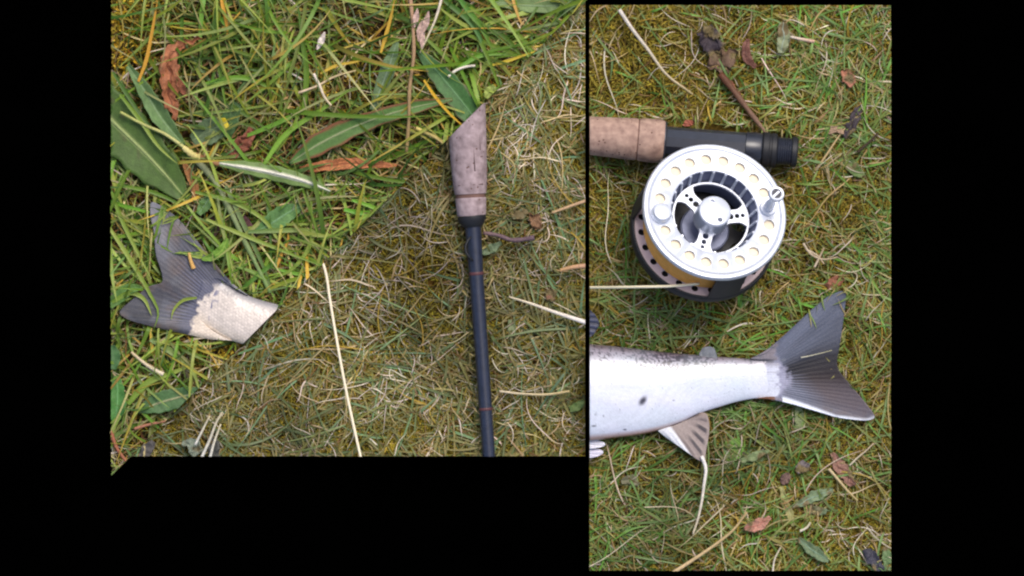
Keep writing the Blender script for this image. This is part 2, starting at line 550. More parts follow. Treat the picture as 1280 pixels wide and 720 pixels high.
for pl in ([(139, 135), (185, 165), (225, 205), (238, 240), (215, 255), (170, 228), (139, 200)],
           [(366, 196), (420, 158), (460, 146), (430, 180), (395, 202)], [(275, 203), (330, 207), (412, 240), (330, 222)],
           [(326, 285), (350, 262), (381, 255), (360, 280)], [(524, 68), (605, 140), (598, 152), (560, 125)]):
    press(pl, .006)

# ------------------------------------------------------------------ grass, thatch and moss
# sward colour: painted shade of dark hollows (negative), bleached cushions (positive)
SHADE_BLEACH = [(500, 300, 60, 60, -.42), (550, 370, 40, 40, -.3), (215, 525, 50, 26, -.35), (470, 400, 60, 20, -.3), (640, 470, 60, 40, -.2), (660, 330, 40, 50, -.15),
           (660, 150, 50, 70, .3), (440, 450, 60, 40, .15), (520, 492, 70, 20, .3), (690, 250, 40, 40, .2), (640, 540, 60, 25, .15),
           (780, 225, 50, 22, -.35), (900, 60, 50, 50, -.2), (820, 70, 60, 50, .12), (1000, 290, 50, 60, .2), (1030, 30, 50, 20, .2), (850, 620, 50, 40, -.25), (1060, 640, 50, 50, .12), (790, 690, 40, 30, -.25), (980, 560, 50, 30, -.1), (840, 400, 60, 25, -.15)]  # first entry on this line: rod's shade painted below its cork grip
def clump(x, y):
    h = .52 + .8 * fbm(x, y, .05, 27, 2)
    for cx, cy, rx, ry, k in SHADE_BLEACH: h = h * (1 + (1.5 * k if k < 0 else k) * blob(x, y, cx, cy, rx, ry))
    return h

def pop(panel, n, pal, wts, tips, Lr, wr, p0r, droopr, curlr, zr, zmax, dens=None, azb=None, nseg=6, wig=0.0, tipmix=.6, crease=.25):
    x, y = scatter(panel, n)
    if dens is not None:
        k = rng.uniform(0, 1, len(x)) < dens(x, y); x, y = x[k], y[k]
    n = len(x)
    az = rng.uniform(0, 2 * math.pi, n)
    if azb is not None:
        f = fbm(x, y, .05, 31) * 9 + azb
        mk = rng.uniform(0, 1, n) < .6
        az = np.where(mk, f + rng.normal(0, .5, n), az)
    L = rng.uniform(*Lr, n) * S * rng.choice([.6, 1, 1.2], n); w = rng.uniform(*wr, n) * S
    p0 = np.radians(rng.uniform(*p0r, n)); dr = np.radians(rng.uniform(*droopr, n))
    cu = rng.normal(0, curlr, n); zz = rng.uniform(*zr, n)
    c0 = pick(pal, n, wts)
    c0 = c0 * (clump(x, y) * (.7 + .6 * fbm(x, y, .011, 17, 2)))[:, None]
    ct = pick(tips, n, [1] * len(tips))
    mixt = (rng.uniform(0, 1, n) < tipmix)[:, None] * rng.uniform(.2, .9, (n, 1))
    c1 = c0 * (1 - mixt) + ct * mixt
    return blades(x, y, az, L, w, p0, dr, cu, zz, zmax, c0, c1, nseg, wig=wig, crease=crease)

def build(name, lst, panel, mat, label, cat):
    V, F, C = joined(lst)
    V, F, C = clip_quads(V, F, C, panel)
    tag(link(name, mesh_np(name, V, F, C, mat)), label, cat, kind='stuff')

G1, G2, G3, G4 = lin(106, 138, 38), lin(72, 106, 34), lin(154, 168, 76), lin(96, 126, 64)
YEL, STR, TAN, PALE, BRN = lin(196, 160, 62), lin(196, 178, 124), lin(160, 130, 80), lin(222, 212, 190), lin(120, 82, 48)

mossA = lambda x, y: np.clip(.25 + fbm(x, y, .03, 41) * .55 + blob(x, y, 160, 50, 60, 80) + blob(x, y, 300, 460, 60, 40) + blob(x, y, 400, 100, 60, 40) * .6 + blob(x, y, 620, 100, 40, 30) * .6, 0, 1)
openA = lambda x, y: np.clip(1 - .9 * blob(x, y, 156, 45, 56, 74) - .65 * blob(x, y, 412, 92, 30, 26) - .85 * blob(x, y, 300, 452, 46, 26) - .6 * blob(x, y, 618, 98, 30, 18), 0, 1)
build('grass', [
    pop('A', 1500, [G1, G2, G3, G4, YEL], [5, 4, 3, 2.2, .5], [YEL, G3, STR], (50, 140), (2.0, 4.4), (10, 70), (30, 100), .5, (.002, .013), .023, dens=lambda x, y: np.clip(fbm(x, y, .03, 43) * 2.2 - .25, .3, 1) * openA(x, y), azb=.4, nseg=8),
    pop('A', 300, [G1, G3, lin(106, 150, 50), G2], [4, 2, 3, 2], [G3, YEL], (90, 190), (3.8, 6.6), (15, 60), (35, 85), .35, (.006, .014), .024, dens=lambda x, y: openA(x, y) * np.clip(fbm(x, y, .03, 43) * 2.4 - .4, .2, 1), azb=.4, nseg=9),
    pop('A', 2600, [G1, G2, G3, G4], [4, 4, 2, 2], [YEL, G3, STR], (30, 90), (1.6, 3.2), (5, 65), (30, 90), .7, (.001, .010), .020, nseg=7, dens=lambda x, y: openA(x, y) * np.clip(fbm(x, y, .028, 47) * 2.6 - .55, .25, 1)),
    *[one_blade(p, w, c, c2, z, z1) for p, w, c, c2, z, z1 in [
        ([(244, 240), (290, 252), (330, 275), (352, 305), (372, 325)], 5.5, G1, G3, .015, .013),
        ([(258, 274), (300, 292), (350, 312), (412, 336)], 5, G3, G1, .016, .013),
        ([(272, 245), (278, 285), (287, 320), (296, 360)], 4, lin(140, 150, 96), G3, .016, .012),
        ([(282, 232), (302, 275), (330, 335), (344, 370)], 6, lin(124, 142, 90), G2, .014, .011),
        ([(310, 290), (350, 288), (400, 290), (430, 300)], 6, G4, G3, .015, .012),
        ([(135, 282), (160, 320), (186, 365), (198, 392), (192, 412)], 5.5, G3, G1, .0165, .0165),
        ([(140, 240), (150, 270), (165, 302), (190, 350)], 5, G1, G3, .0165, .0165),
        ([(150, 118), (175, 150), (200, 185), (222, 205)], 5, G1, G3, .0165, .015),
        ([(246, 372), (228, 376), (216, 390), (214, 400)], 4, lin(120, 140, 50), G3, .0165, .0155),
        ([(140, 378), (165, 366), (178, 372), (190, 395)], 6, G1, G3, .0165, .0165),
        ([(150, 232), (190, 240), (225, 256), (250, 275)], 5, G1, G2, .012, .012),
        ([(188, 424), (215, 440), (240, 462), (250, 490)], 8, lin(120, 146, 84), G3, .012, .012),
        ([(160, 505), (185, 478), (215, 466), (245, 455)], 8, G1, G3, .012, .010),
        ([(330, 205), (355, 170), (405, 135), (440, 110)], 6.5, lin(124, 168, 52), G1, .016, .013),
        ([(255, 105), (300, 97), (330, 106), (352, 122)], 6, lin(110, 158, 48), G1, .015, .011),
        ([(380, 138), (383, 90), (378, 50), (372, 0)], 7, G1, G2, .012, .015),
        ([(270, 10), (268, 55), (275, 90), (283, 140)], 6, G2, G1, .014, .012),
        ([(335, 0), (337, 30), (345, 60)], 5, G1, G3, .014, .012),
        ([(610, 30), (640, 55), (655, 75)], 6, G2, G1, .013, .010),
        ([(555, 0), (590, 30), (610, 70)], 7, G2, lin(80, 130, 60), .013, .012),
        ([(575, 0), (605, 40), (618, 68)], 7, lin(84, 136, 52), G1, .014, .011),
        ([(670, 70), (650, 45), (610, 20)], 5, G1, G3, .012, .014),
        ([(560, 95), (600, 70), (640, 68), (660, 70)], 5, lin(108, 164, 58), G1, .014, .011),
        ([(395, 285), (380, 320), (360, 340), (330, 350)], 5, G3, G1, .013, .011),
        ([(440, 250), (470, 262), (435, 280), (405, 300)], 5, lin(110, 168, 44), G3, .014, .012),
        ([(430, 262), (460, 266), (486, 250)], 6, lin(100, 166, 44), G1, .013, .011),
        ([(141, 90), (160, 120), (190, 160), (222, 180)], 5, G2, G4, .014, .011)]],
], 'A', M_grass, 'tall bright green meadow grass filling the upper left turf piece', 'grass')
build('dead_grass', [
    pop('A', 1900, [STR, TAN, YEL, PALE, BRN], [3.4, 3, 1.6, 1.0, 2], [PALE, TAN], (24, 80), (1.2, 2.8), (0, 45), (20, 80), .6, (.001, .010), .016, dens=openA, nseg=7, wig=.12),
    pop('A', 2200, [lin(96, 64, 36), lin(70, 46, 28), lin(60, 66, 28)], [3, 3, 2], [BRN], (15, 50), (1.5, 4), (0, 15), (10, 30), .8, (.0005, .004), .006, nseg=5, wig=.2),
], 'A', M_dead, 'straw and brown dead blades between the tall green grass', 'dead grass')
def moss(panel, n, pal, wts, dens, Lr, wr):
    build('moss', [pop(panel, n, pal, wts, [lin(200, 180, 60), lin(170, 150, 40)], Lr, wr, (10, 80), (20, 80), .6, (.0004, .005), .0075, dens=dens, nseg=2, crease=.4)],
          panel, M_moss, {'A': 'yellow moss under the tall grass of the upper left turf', 'B': 'brown olive moss under the matted grass beside the thin black rod blank', 'C': 'olive yellow moss under the matted grass around the reel and trout'}[panel], 'moss')
build('moss', [pop('A', 17000, [lin(206, 166, 36), lin(222, 188, 60), lin(170, 146, 32), lin(156, 100, 34)], [4, 2.4, 2.4, 1.4], [lin(226, 200, 90)], (6, 15), (1.8, 3.4), (20, 80), (20, 60), .6, (.001, .008), .013,
    dens=lambda x, y: np.clip(blob(x, y, 158, 45, 54, 72) * 1.3 + blob(x, y, 300, 452, 44, 26) + blob(x, y, 412, 92, 28, 26) * .8 + blob(x, y, 618, 98, 30, 16) * .8, 0, 1), nseg=2, crease=.4)],
    'A', M_moss, 'golden yellow moss cushions in the upper left turf', 'moss')
moss('A', 30000, [lin(128, 108, 30), lin(150, 126, 40), lin(84, 76, 24), lin(98, 66, 26)], [4, 1.6, 3, 2], mossA, (5, 12), (1.8, 3.4))

B1, B2, B3, B4 = lin(126, 120, 66), lin(106, 110, 58), lin(106, 120, 76), lin(146, 134, 76)
BS, BP, BT, BB, BY = lin(172, 152, 106), lin(204, 190, 168), lin(144, 118, 74), lin(106, 78, 44), lin(152, 128, 48)
bareB = lambda x, y: np.clip(1 - .95 * blob(x, y, 500, 305, 64, 60) - .55 * blob(x, y, 540, 350, 50, 40) - .5 * blob(x, y, 215, 520, 50, 30) - .45 * blob(x, y, 430, 420, 70, 24) - .35 * np.clip(fbm(x, y, .022, 55) * 3 - 1.4, 0, 1), .1, 1)
build('grass', [
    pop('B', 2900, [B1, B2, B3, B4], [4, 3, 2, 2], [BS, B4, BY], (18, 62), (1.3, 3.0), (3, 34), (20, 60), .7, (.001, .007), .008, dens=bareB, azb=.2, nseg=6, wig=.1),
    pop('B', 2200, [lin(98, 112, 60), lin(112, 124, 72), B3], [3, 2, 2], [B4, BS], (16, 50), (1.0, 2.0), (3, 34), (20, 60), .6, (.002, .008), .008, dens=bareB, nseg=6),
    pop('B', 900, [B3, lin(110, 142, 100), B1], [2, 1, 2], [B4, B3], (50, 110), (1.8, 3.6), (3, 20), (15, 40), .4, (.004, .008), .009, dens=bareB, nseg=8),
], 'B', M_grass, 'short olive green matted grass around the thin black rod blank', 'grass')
build('dead_grass', [
    pop('B', 2600, [BP, lin(192, 178, 164), BS], [3, 3, 2], [BP, lin(226, 216, 200)], (22, 70), (.7, 1.6), (0, 20), (15, 45), 1.0, (.003, .008), .0095, nseg=10, wig=.2,
        dens=lambda x, y: np.clip(np.clip(fbm(x, y, .02, 91) * 4 - 2.0, 0, 1) + blob(x, y, 660, 150, 40, 60) * .7 + blob(x, y, 520, 490, 70, 26) * .8 + blob(x, y, 460, 430, 40, 30) * .4, 0, 1)),
    pop('B', 3000, [BS, BP, BT, BB, BY], [3, 1.2, 4, 4, 2.2], [BP, BT], (14, 48), (.8, 1.8), (0, 22), (15, 45), 1.0, (.001, .008), .009, dens=bareB, nseg=8, wig=.2),
    pop('B', 90, [BS, BY, BP], [3, 2, 1.4], [BS, BY], (60, 130), (1.2, 2.4), (0, 14), (10, 24), .9, (.005, .009), .010, nseg=12, wig=.25),
], 'B', M_dead, 'bleached curly thatch matted around the thin black rod blank', 'dead grass')
moss('B', 76000, [lin(122, 108, 32), lin(102, 98, 30), lin(150, 132, 44), lin(78, 60, 22)], [4, 3, 2, 2], lambda x, y: .5 + .5 * fbm(x, y, .03, 61), (5, 13), (1.2, 2.6))

C1, C2, C3, C4 = lin(118, 136, 66), lin(88, 122, 50), lin(104, 132, 78), lin(146, 142, 76)
greenC = lambda x, y: np.clip(.14 - .25 * blob(x, y, 810, 80, 90, 70) + .35 * fbm(x, y, .03, 71) + blob(x, y, 1085, 130, 60, 60) * .7 + blob(x, y, 1090, 320, 50, 60) * .7 + blob(x, y, 780, 640, 80, 50) + blob(x, y, 960, 550, 80, 40) + blob(x, y, 1050, 60, 60, 40) * .5 + blob(x, y, 850, 400, 70, 30) * .6, 0, 1)
bareC = lambda x, y: np.clip(1 - .7 * blob(x, y, 810, 80, 80, 60) - .35 * np.clip(fbm(x, y, .022, 75) * 3 - 1.4, 0, 1) - .4 * blob(x, y, 1070, 640, 40, 50), .1, 1)
build('grass', [
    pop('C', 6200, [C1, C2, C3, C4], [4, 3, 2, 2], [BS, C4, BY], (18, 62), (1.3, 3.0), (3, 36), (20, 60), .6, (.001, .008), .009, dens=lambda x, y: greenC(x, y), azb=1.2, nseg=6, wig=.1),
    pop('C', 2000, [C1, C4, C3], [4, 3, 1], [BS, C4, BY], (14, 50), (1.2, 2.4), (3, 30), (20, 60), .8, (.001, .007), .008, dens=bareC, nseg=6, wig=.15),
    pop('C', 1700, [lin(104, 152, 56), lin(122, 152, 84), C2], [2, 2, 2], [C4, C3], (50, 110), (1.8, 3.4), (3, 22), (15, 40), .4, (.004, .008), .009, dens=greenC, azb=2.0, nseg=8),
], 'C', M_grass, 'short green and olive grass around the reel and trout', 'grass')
build('dead_grass', [
    pop('C', 2200, [BP, lin(192, 178, 160), BS], [3, 3, 2], [BP, lin(226, 216, 200)], (22, 66), (.7, 1.6), (0, 20), (15, 45), 1.0, (.003, .008), .0095, nseg=10, wig=.2,
        dens=lambda x, y: np.clip(np.clip(fbm(x, y, .02, 93) * 4 - 2.1, 0, 1) + blob(x, y, 1040, 40, 50, 30) * .7 + blob(x, y, 1000, 270, 40, 50) * .4 + blob(x, y, 870, 620, 40, 40) * .5, 0, 1)),
    pop('C', 3800, [BS, BP, BT, BB, BY], [3, 1.0, 4, 4, 2.4], [BP, BT], (14, 48), (.8, 1.8), (0, 22), (15, 45), .8, (.001, .008), .009, dens=bareC, nseg=8, wig=.18),
    pop('C', 80, [BS, BY, BP], [3, 2, 1.6], [BS, BY], (60, 120), (1.2, 2.4), (0, 14), (10, 24), .7, (.005, .009), .010, nseg=12, wig=.2),
], 'C', M_dead, 'bleached dead blades matted around the reel and trout', 'dead grass')
moss('C', 92000, [lin(128, 112, 40), lin(108, 104, 40), lin(154, 136, 62), lin(84, 66, 30)], [4, 3, 2, 2], lambda x, y: .5 + .5 * fbm(x, y, .03, 81), (5, 13), (1.2, 2.6))

def edge_blades(panel, outline, n, pal, z0, Lr=(14, 34), wr=(1.4, 2.6), closed=True):
    P = np.array([at(x, y, .01)[:2] for x, y in outline])
    if closed: P = np.vstack([P, P[:1]])
    seg = np.hypot(*np.diff(P, axis=0).T); cs = np.concatenate([[0], np.cumsum(seg)])
    u = rng.uniform(0, cs[-1], n)
    x = np.interp(u, cs, P[:, 0]); y = np.interp(u, cs, P[:, 1])
    i = np.clip(np.searchsorted(cs, u, 'right') - 1, 0, len(seg) - 1)
    d = np.diff(P, axis=0)[i]; c = P.mean(0)
    nx_, ny_ = -d[:, 1], d[:, 0]; l = np.hypot(nx_, ny_); nx_ /= l; ny_ /= l
    sgn = np.where(inside_poly(x + nx_ * .002, y + ny_ * .002, P[:-1] if closed else P), 1, -1)
    if not closed: sgn = np.where(np.any([inside_poly(x + nx_ * .002, y + ny_ * .002, q) for q, _ in PRESS], axis=0), 1, -1)
    nx_ *= sgn; ny_ *= sgn                                   # towards the thing
    az = np.arctan2(ny_, nx_) + rng.uniform(-1.25, 1.25, n)
    r = rng.uniform(4, 9, n) * S
    return blades(x - nx_ * r, y - ny_ * r, az, rng.uniform(*Lr, n) * S, rng.uniform(*wr, n) * S, np.radians(rng.uniform(35, 70, n)), np.radians(rng.uniform(50, 100, n)), rng.normal(0, .5, n),
                  np.full(n, z0), .016, pick(pal, n, [1] * len(pal)), pick(pal, n, [1] * len(pal)), 7, pressed=False)
REEL_RING = [(879 + 93 * math.cos(a), 290 + 84 * math.sin(a)) for a in np.linspace(0, 6.28, 40)[:-1]]
build('grass', [edge_blades('C', FISH_TOP[:7], 36, [C1, C2, C4, BS], .008, closed=False), edge_blades('C', FISH_BOT[:8][::-1], 44, [C1, C2, C4, BS], .008, closed=False), edge_blades('C', TAIL_C[2:-2], 40, [C1, C2, C4, BS], .0122, closed=False), edge_blades('C', REEL_RING, 60, [C1, C2, C4, BS], .008),
    edge_blades('C', [(737, 143), (832, 147), (995, 168), (997, 210), (930, 215), (825, 206), (737, 198)], 60, [C1, C2, C4, BS], .010)], 'C', M_grass, 'grass blades leaning over the edges of the trout and the reel', 'grass')
build('grass', [edge_blades('B', [(558, 184), (606, 130), (608, 268), (606, 285), (620, 575), (603, 575), (580, 285), (570, 270)], 110, [B1, B2, B4, BS], .012)], 'B', M_grass, 'grass blades leaning against the thin black rod blank', 'grass')
build('grass', [edge_blades('A', TAIL_A[12:] + TAIL_A[:4], 26, [G1, G2, G3], .0145, (24, 60), (2.2, 4.2), closed=False)], 'A', M_grass, 'green blades leaning over the scaly fish tail end', 'grass')

# ------------------------------------------------------------------ fish
def fin(name, base, edge, col_fn, z_fn, panel, parent, nu=150, nv=60, rays=34, ridge=.00035, label=None):
    """a fin: rays run from the base line to the free edge"""
    def res(P, n):
        P = np.array(P, float)
        for _ in range(3):
            Q_ = np.empty((2 * len(P), 2)); Q_[0] = P[0]; Q_[-1] = P[-1]
            Q_[1:-1:2] = P[:-1] * .8 + P[1:] * .2; Q_[2:-1:2] = P[:-1] * .2 + P[1:] * .8
            P = Q_
        d = np.concatenate([[0], np.cumsum(np.hypot(*np.diff(P, axis=0).T))]); d /= d[-1]
        t = np.linspace(0, 1, n); return np.column_stack([np.interp(t, d, P[:, 0]), np.interp(t, d, P[:, 1])])
    Bp = res(base, nu); Ep = res(edge, nu)
    v = np.linspace(0, 1, nv)[None, :, None]
    Q = Bp[:, None] * (1 - v) + Ep[:, None] * v
    U, Vv = np.meshgrid(np.linspace(0, 1, nu), np.linspace(0, 1, nv), indexing='ij')
    frq = rays * (1 + (Vv > .45) * 0)
    ray = np.cos(2 * math.pi * U * frq)
    Z = z_fn(U, Vv, Q) + ridge * ray * (1 - .4 * Vv) * np.clip(Vv * 4 - .6, 0, 1)
    C = col_fn(U, Vv, Q, ray)
    k = 1 - Z / CAM_H
    X = (Q[..., 0] - 640) * S * k; Y = (360 - Q[..., 1]) * S * k
    P3 = np.stack([X, Y, Z], -1).reshape(-1, 3)
    i = np.arange(nu * nv).reshape(nu, nv)
    F = np.stack([i[:-1, :-1], i[1:, :-1], i[1:, 1:], i[:-1, 1:]], -1).reshape(-1, 4)
    P3, F, C = clip_quads(P3, F, C.reshape(-1, 3), panel)
    o = link(name, mesh_np(name, local(P3, parent), F, C, M_fin), parent)
    sm = o.modifiers.new('thickness', 'SOLIDIFY'); sm.thickness = 0.0005; sm.offset = 0
    if label: o['label'] = label
    return o

def skin_mat(name, scale, bumpd):
    m = vcol_mat(name, 0.32, 0.5, 0, 0.05, 1200)
    nt = m.node_tree; b = nt.nodes['Principled BSDF']
    geo = node(nt, 'ShaderNodeNewGeometry')
    vo = node(nt, 'ShaderNodeTexVoronoi'); vo.inputs['Scale'].default_value = scale
    nt.links.new(geo.outputs['Position'], vo.inputs['Vector'])
    bp = node(nt, 'ShaderNodeBump'); bp.inputs['Strength'].default_value = .6; bp.inputs['Distance'].default_value = bumpd; bp.invert = True
    nt.links.new(vo.outputs['Distance'], bp.inputs['Height']); nt.links.new(bp.outputs[0], b.inputs['Normal'])
    b.inputs['Coat Weight'].default_value = .3; b.inputs['Coat Roughness'].default_value = .25
    return m
M_skin = skin_mat('trout_skin', 800, .00012)
M_skin_close = skin_mat('trout_skin_close', 520, .00035)

SURF = {}
def fish_body(top, bot, col_fn, panel, parent, mat, z0, thick, zend, nx=260, nr=150):
    top = np.array(top, float); bot = np.array(bot, float)
    tt = np.linspace(0, 1, nx)
    def curve(P):
        d = np.concatenate([[0], np.cumsum(np.hypot(*np.diff(P, axis=0).T))]); d /= d[-1]
        return np.column_stack([smooth_interp(tt, d, P[:, 0]), smooth_interp(tt, d, P[:, 1])])
    A, Bc = curve(top), curve(bot)
    half = np.hypot(*(A - Bc).T) / 2
    mid = (A + Bc) / 2; ax = (A - Bc) / (2 * half[:, None])
    a = np.linspace(0, 2 * math.pi, nr, endpoint=False)
    ca, sa = np.cos(a), np.sin(a)
    th = thick(tt) * half * S
    taper = np.clip((tt - .82) / .18, 0, 1) if zend[1] else np.clip((.4 - tt) / .4, 0, 1)
    taper = taper * taper * (3 - 2 * taper)
    th = th * (1 - .94 * taper)
    zmid = (z0 + th * .72) * (1 - taper) + zend[0] * taper
    up = np.sign(sa) * np.abs(sa) ** .9
    Z = zmid[:, None] + th[:, None] * np.where(up > 0, up, up * .72)[None, :]
    lat = np.sign(ca) * np.abs(ca) ** 1.0
    Q = mid[:, None] + ax[:, None] * (half[:, None] * lat[None, :])[..., None]
    k = 1 - (Z if True else 0) / CAM_H
    V = np.stack([(Q[..., 0] - 640) * S * k, (360 - Q[..., 1]) * S * k, Z], -1)
    T = np.broadcast_to(tt[:, None], lat[None].repeat(nx, 0).shape)
    C = col_fn(T, np.broadcast_to(lat[None], T.shape), Q[..., 0], Q[..., 1])
    def surf(X, Y):
        tg = np.column_stack([-ax[:, 1], ax[:, 0]])
        px, py = X.ravel()[:, None] - mid[None, :, 0], Y.ravel()[:, None] - mid[None, :, 1]
        b_ = np.argmin(np.abs(px * tg[:, 0] + py * tg[:, 1]) + .15 * np.hypot(px, py), 1)
        r = np.arange(len(b_))
        la = (px[r, b_] * ax[b_, 0] + py[r, b_] * ax[b_, 1]) / half[b_]
        off = np.abs(px[r, b_] * tg[b_, 0] + py[r, b_] * tg[b_, 1])
        inn = (np.abs(la) < 1) & (off < 2.5)
        z = np.where(inn, zmid[b_] + th[b_] * np.maximum(0, 1 - la ** 2) ** .45, -1)
        return z.reshape(X.shape), tt[b_].reshape(X.shape), np.clip(la, -1, 1).reshape(X.shape)
    SURF[parent.name] = surf
    i = np.arange(nx * nr).reshape(nx, nr); j = np.roll(i, -1, 1)
    F = np.stack([i[:-1], i[1:], j[1:], j[:-1]], -1).reshape(-1, 4)
    me = mesh_np('body', local(V.reshape(-1, 3), parent), F, C.reshape(-1, 3), mat)
    cut_mesh(me, panel, parent.location)
    return link('body', me, parent)

trout = empty('trout', at(900, 485, .0))
tag(trout, 'silver white trout lying below the reel with its forked dark tail to the right', 'fish')
WHITE, LAV, DK = lin(214, 218, 233), lin(170, 168, 186), lin(58, 54, 64)
def colC(T, L, X, Y):
    C = np.broadcast_to(WHITE, T.shape + (3,)).copy()
    back = np.clip((L - .5 - .16 * (fbm(X, Y, 14, 5) - .5)) / .36, 0, 1)[..., None]
    C = C * (1 - back * .85) + lin(136, 122, 134) * back * .85
    top = np.clip((L - .88) / .08, 0, 1)[..., None] * .75
    C = C * (1 - top) + lin(92, 74, 74) * top
    # dark speckles along the back
    sp = vnoise(X * 1.0, Y * 1.3, 2.3, 17) * .6 + vnoise(X, Y, 1.3, 19) * .4
    dens = np.clip((L - .36) / .35, 0, 1) * np.clip((X - 765) / 40, .6, 1) * np.clip((930 - X) / 60, .5, 1)
    k = np.clip((sp - (.82 - .42 * dens)) * 8, 0, 1)[..., None] * .85
    C = C * (1 - k) + DK * k
    pl = np.clip((fbm(X, Y, 30, 25) - .45) * 2, 0, 1)[..., None] * .25
    C = C * (1 - pl) + lin(196, 210, 222) * pl
    # rows of small scales, lilac and blue tint
    row = np.floor(Y / 2.2); sx = ((X / 3.1 + .5 * (row % 2)) % 1) - .5; sy = ((Y / 2.2) % 1) - .5
    C = C * (1.05 - .2 * np.clip(np.hypot(sx, sy), 0, .7))[..., None] * (.95 + .1 * hash2(np.floor(X / 3.1 + .5 * (row % 2)), row, 5))[..., None]
    tn = fbm(X, Y * 2.2, 46, 61)[..., None]
    C = C * (1 + (tn - .5) * np.array([.10, .0, .06])) * (.93 + .14 * fbm(X, Y * 1.8, 30, 63))[..., None]
    ll = np.exp(-((L - .12) / .025) ** 2)[..., None] * .12
    C = C * (1 - ll) + lin(150, 156, 172) * ll
    # lateral flecks
    k = np.clip((vnoise(X, Y * 1.5, 2.2, 29) - .86) * 9, 0, 1)[..., None] * (np.abs(L - .05) < .12)[..., None] * .25
    C = C * (1 - k) + lin(170, 176, 176) * k
    # rusty belly line
    be = np.clip((-.86 - L) / .1, 0, 1)[..., None] * np.clip((880 - X) / 60, 0, 1)[..., None]
    C = C * (1 - be * .7) + lin(190, 128, 92) * be * .7
    be2 = np.clip((-.965 - L) / .02, 0, 1)[..., None]
    C = C * (1 - be2) + lin(110, 72, 52) * be2
    for (cx, cy, rx, ry, an) in ((803.5, 501, 6.0, 3.6, -.9), (742, 532, 3, .9, 0), (744, 517.5, 2, .7, 0), (781, 537, 2, 1, 0), (772, 463, 1.4, .8, .3)):
        dx, dy = X - cx, Y - cy
        u = dx * math.cos(an) - dy * math.sin(an) * -1 if False else dx * math.cos(an) + dy * math.sin(an)
        v = -dx * math.sin(an) + dy * math.cos(an)
        k = np.clip(1.6 - np.hypot(u / rx, v / ry) * 1.1, 0, 1)[..., None]
        C = C * (1 - k) + lin(58, 58, 72) * k
    sm = np.clip((X - 967 + 16 * (vnoise(X, Y, 4, 38) - .5)) / 7, 0, 1)[..., None] * .9
    return C * (1 - sm) + LAV * sm
fish_body(FISH_TOP, FISH_BOT, colC, 'C', trout, M_skin, .0035, lambda t: .46 - .1 * t, (.0098, 1))

def drape(fish, z, Q, V, wfn):
    zs, T, La = SURF[fish](Q[..., 0], Q[..., 1])
    w = np.clip(wfn(T), 0, 1); w = w * w * (3 - 2 * w)
    on = zs + .00012 - .0012 * np.clip(1 - V / .16, 0, 1)
    return np.where(zs > 0, on * (1 - w) + np.maximum(z, on) * w, z)
def ztC(U, V, Q):
    return drape('trout', .0100 + .0018 * np.sin(U * 7 + V * 2.5) * V, Q, V, lambda T: (T - .9) / .1)
def ctC(U, V, Q, ray):
    X, Y = Q[..., 0], Q[..., 1]
    base = lin(88, 94, 112)
    C = np.broadcast_to(base, U.shape + (3,)).copy()
    n = fbm(U * 60, V * 6, 3, 7)[..., None]
    C *= .65 + .7 * n
    k = np.clip(np.exp(-((U - .52) / .11) ** 2) * np.clip((V - .2) * 6, 0, 1) * (.55 + .9 * fbm(U * 60, V * 3, 5, 77)), 0, .95)[..., None]
    C = C * (1 - k) + lin(16, 16, 26) * k                               # dark centre of the fork
    st = np.clip(ray * 1.5 + .3, 0, 1) * np.clip(.62 - V, 0, 1) * 1.6 * np.clip(fbm(U * 80, V * 2, 4, 9) * 2 - .5, 0, 1)
    st = np.clip(st * np.clip(1 - np.abs(U - .6) / .42, 0, 1) * (V < .7), 0, .75)[..., None]
    C = C * (1 - st) + lin(170, 172, 198) * st
    br = np.clip((fbm(X, Y, 12, 13) - .42) * 3, 0, 1)[..., None] * (np.clip((V - .45) * 3, 0, 1) * np.clip((U - .62) * 5, 0, 1))[..., None] * .55
    C = C * (1 - br) + lin(104, 78, 68) * br
    rd = (np.exp(-((U - .90) / .03) ** 2) * np.clip((V - .55) * 5, 0, 1))[..., None] * .55
    C = C * (1 - rd) + lin(176, 96, 84) * rd
    yl = np.interp(X, [976, 1010, 1045, 1083, 1096], [497.5, 509, 522, 526.5, 522])
    lo = (np.clip(1.35 - (yl - Y) / 3.2, 0, 1) * (X > 978))[..., None]
    C = C * (1 - lo) + lin(222, 228, 242) * lo
    bz = (np.exp(-((U - .66) / .10) ** 2) * np.clip((V - .4) * 4, 0, 1))[..., None] * .5
    C = C * (1 - bz) + lin(96, 74, 66) * bz
    upe = np.clip((.05 - U) / .04, 0, 1)[..., None] * .5
    C = C * (1 - upe) + lin(150, 132, 118) * upe
    dd = X - 974 - 9 * (vnoise(X, Y, 4, 6) - .5) - 5 * (vnoise(X, Y, 1.6, 7) - .5) + np.abs(Y - 473) * .12
    lv = (np.clip((17 * np.exp(-((Y - 474) / 26) ** 2) - dd) / 9, 0, 1) * .85)[..., None]
    C = C * (1 - lv) + lin(160, 160, 184) * lv
    wh = np.clip(.5 - dd / 5, 0, 1)[..., None]
    _, Tb, Lb = SURF['trout'](X, Y)
    C = C * (1 - wh) + colC(Tb, Lb, np.minimum(X, 955), Y) * wh
    return C
fin('tail_fin', [(936, 449), (944, 451), (948, 457), (949, 466), (949, 478), (947, 489), (940, 498)],
    [(958, 441), (985, 419), (1010, 391), (1035, 370), (1050, 363.5), (1058.5, 364.5), (1055, 395), (1050, 430), (1045, 459), (1063, 481), (1081, 502), (1096, 522), (1083, 526.5), (1045, 522), (1010, 509), (976, 497.5)],
    ctC, ztC, 'C', trout, nu=230, nv=70, rays=52, ridge=.00007)
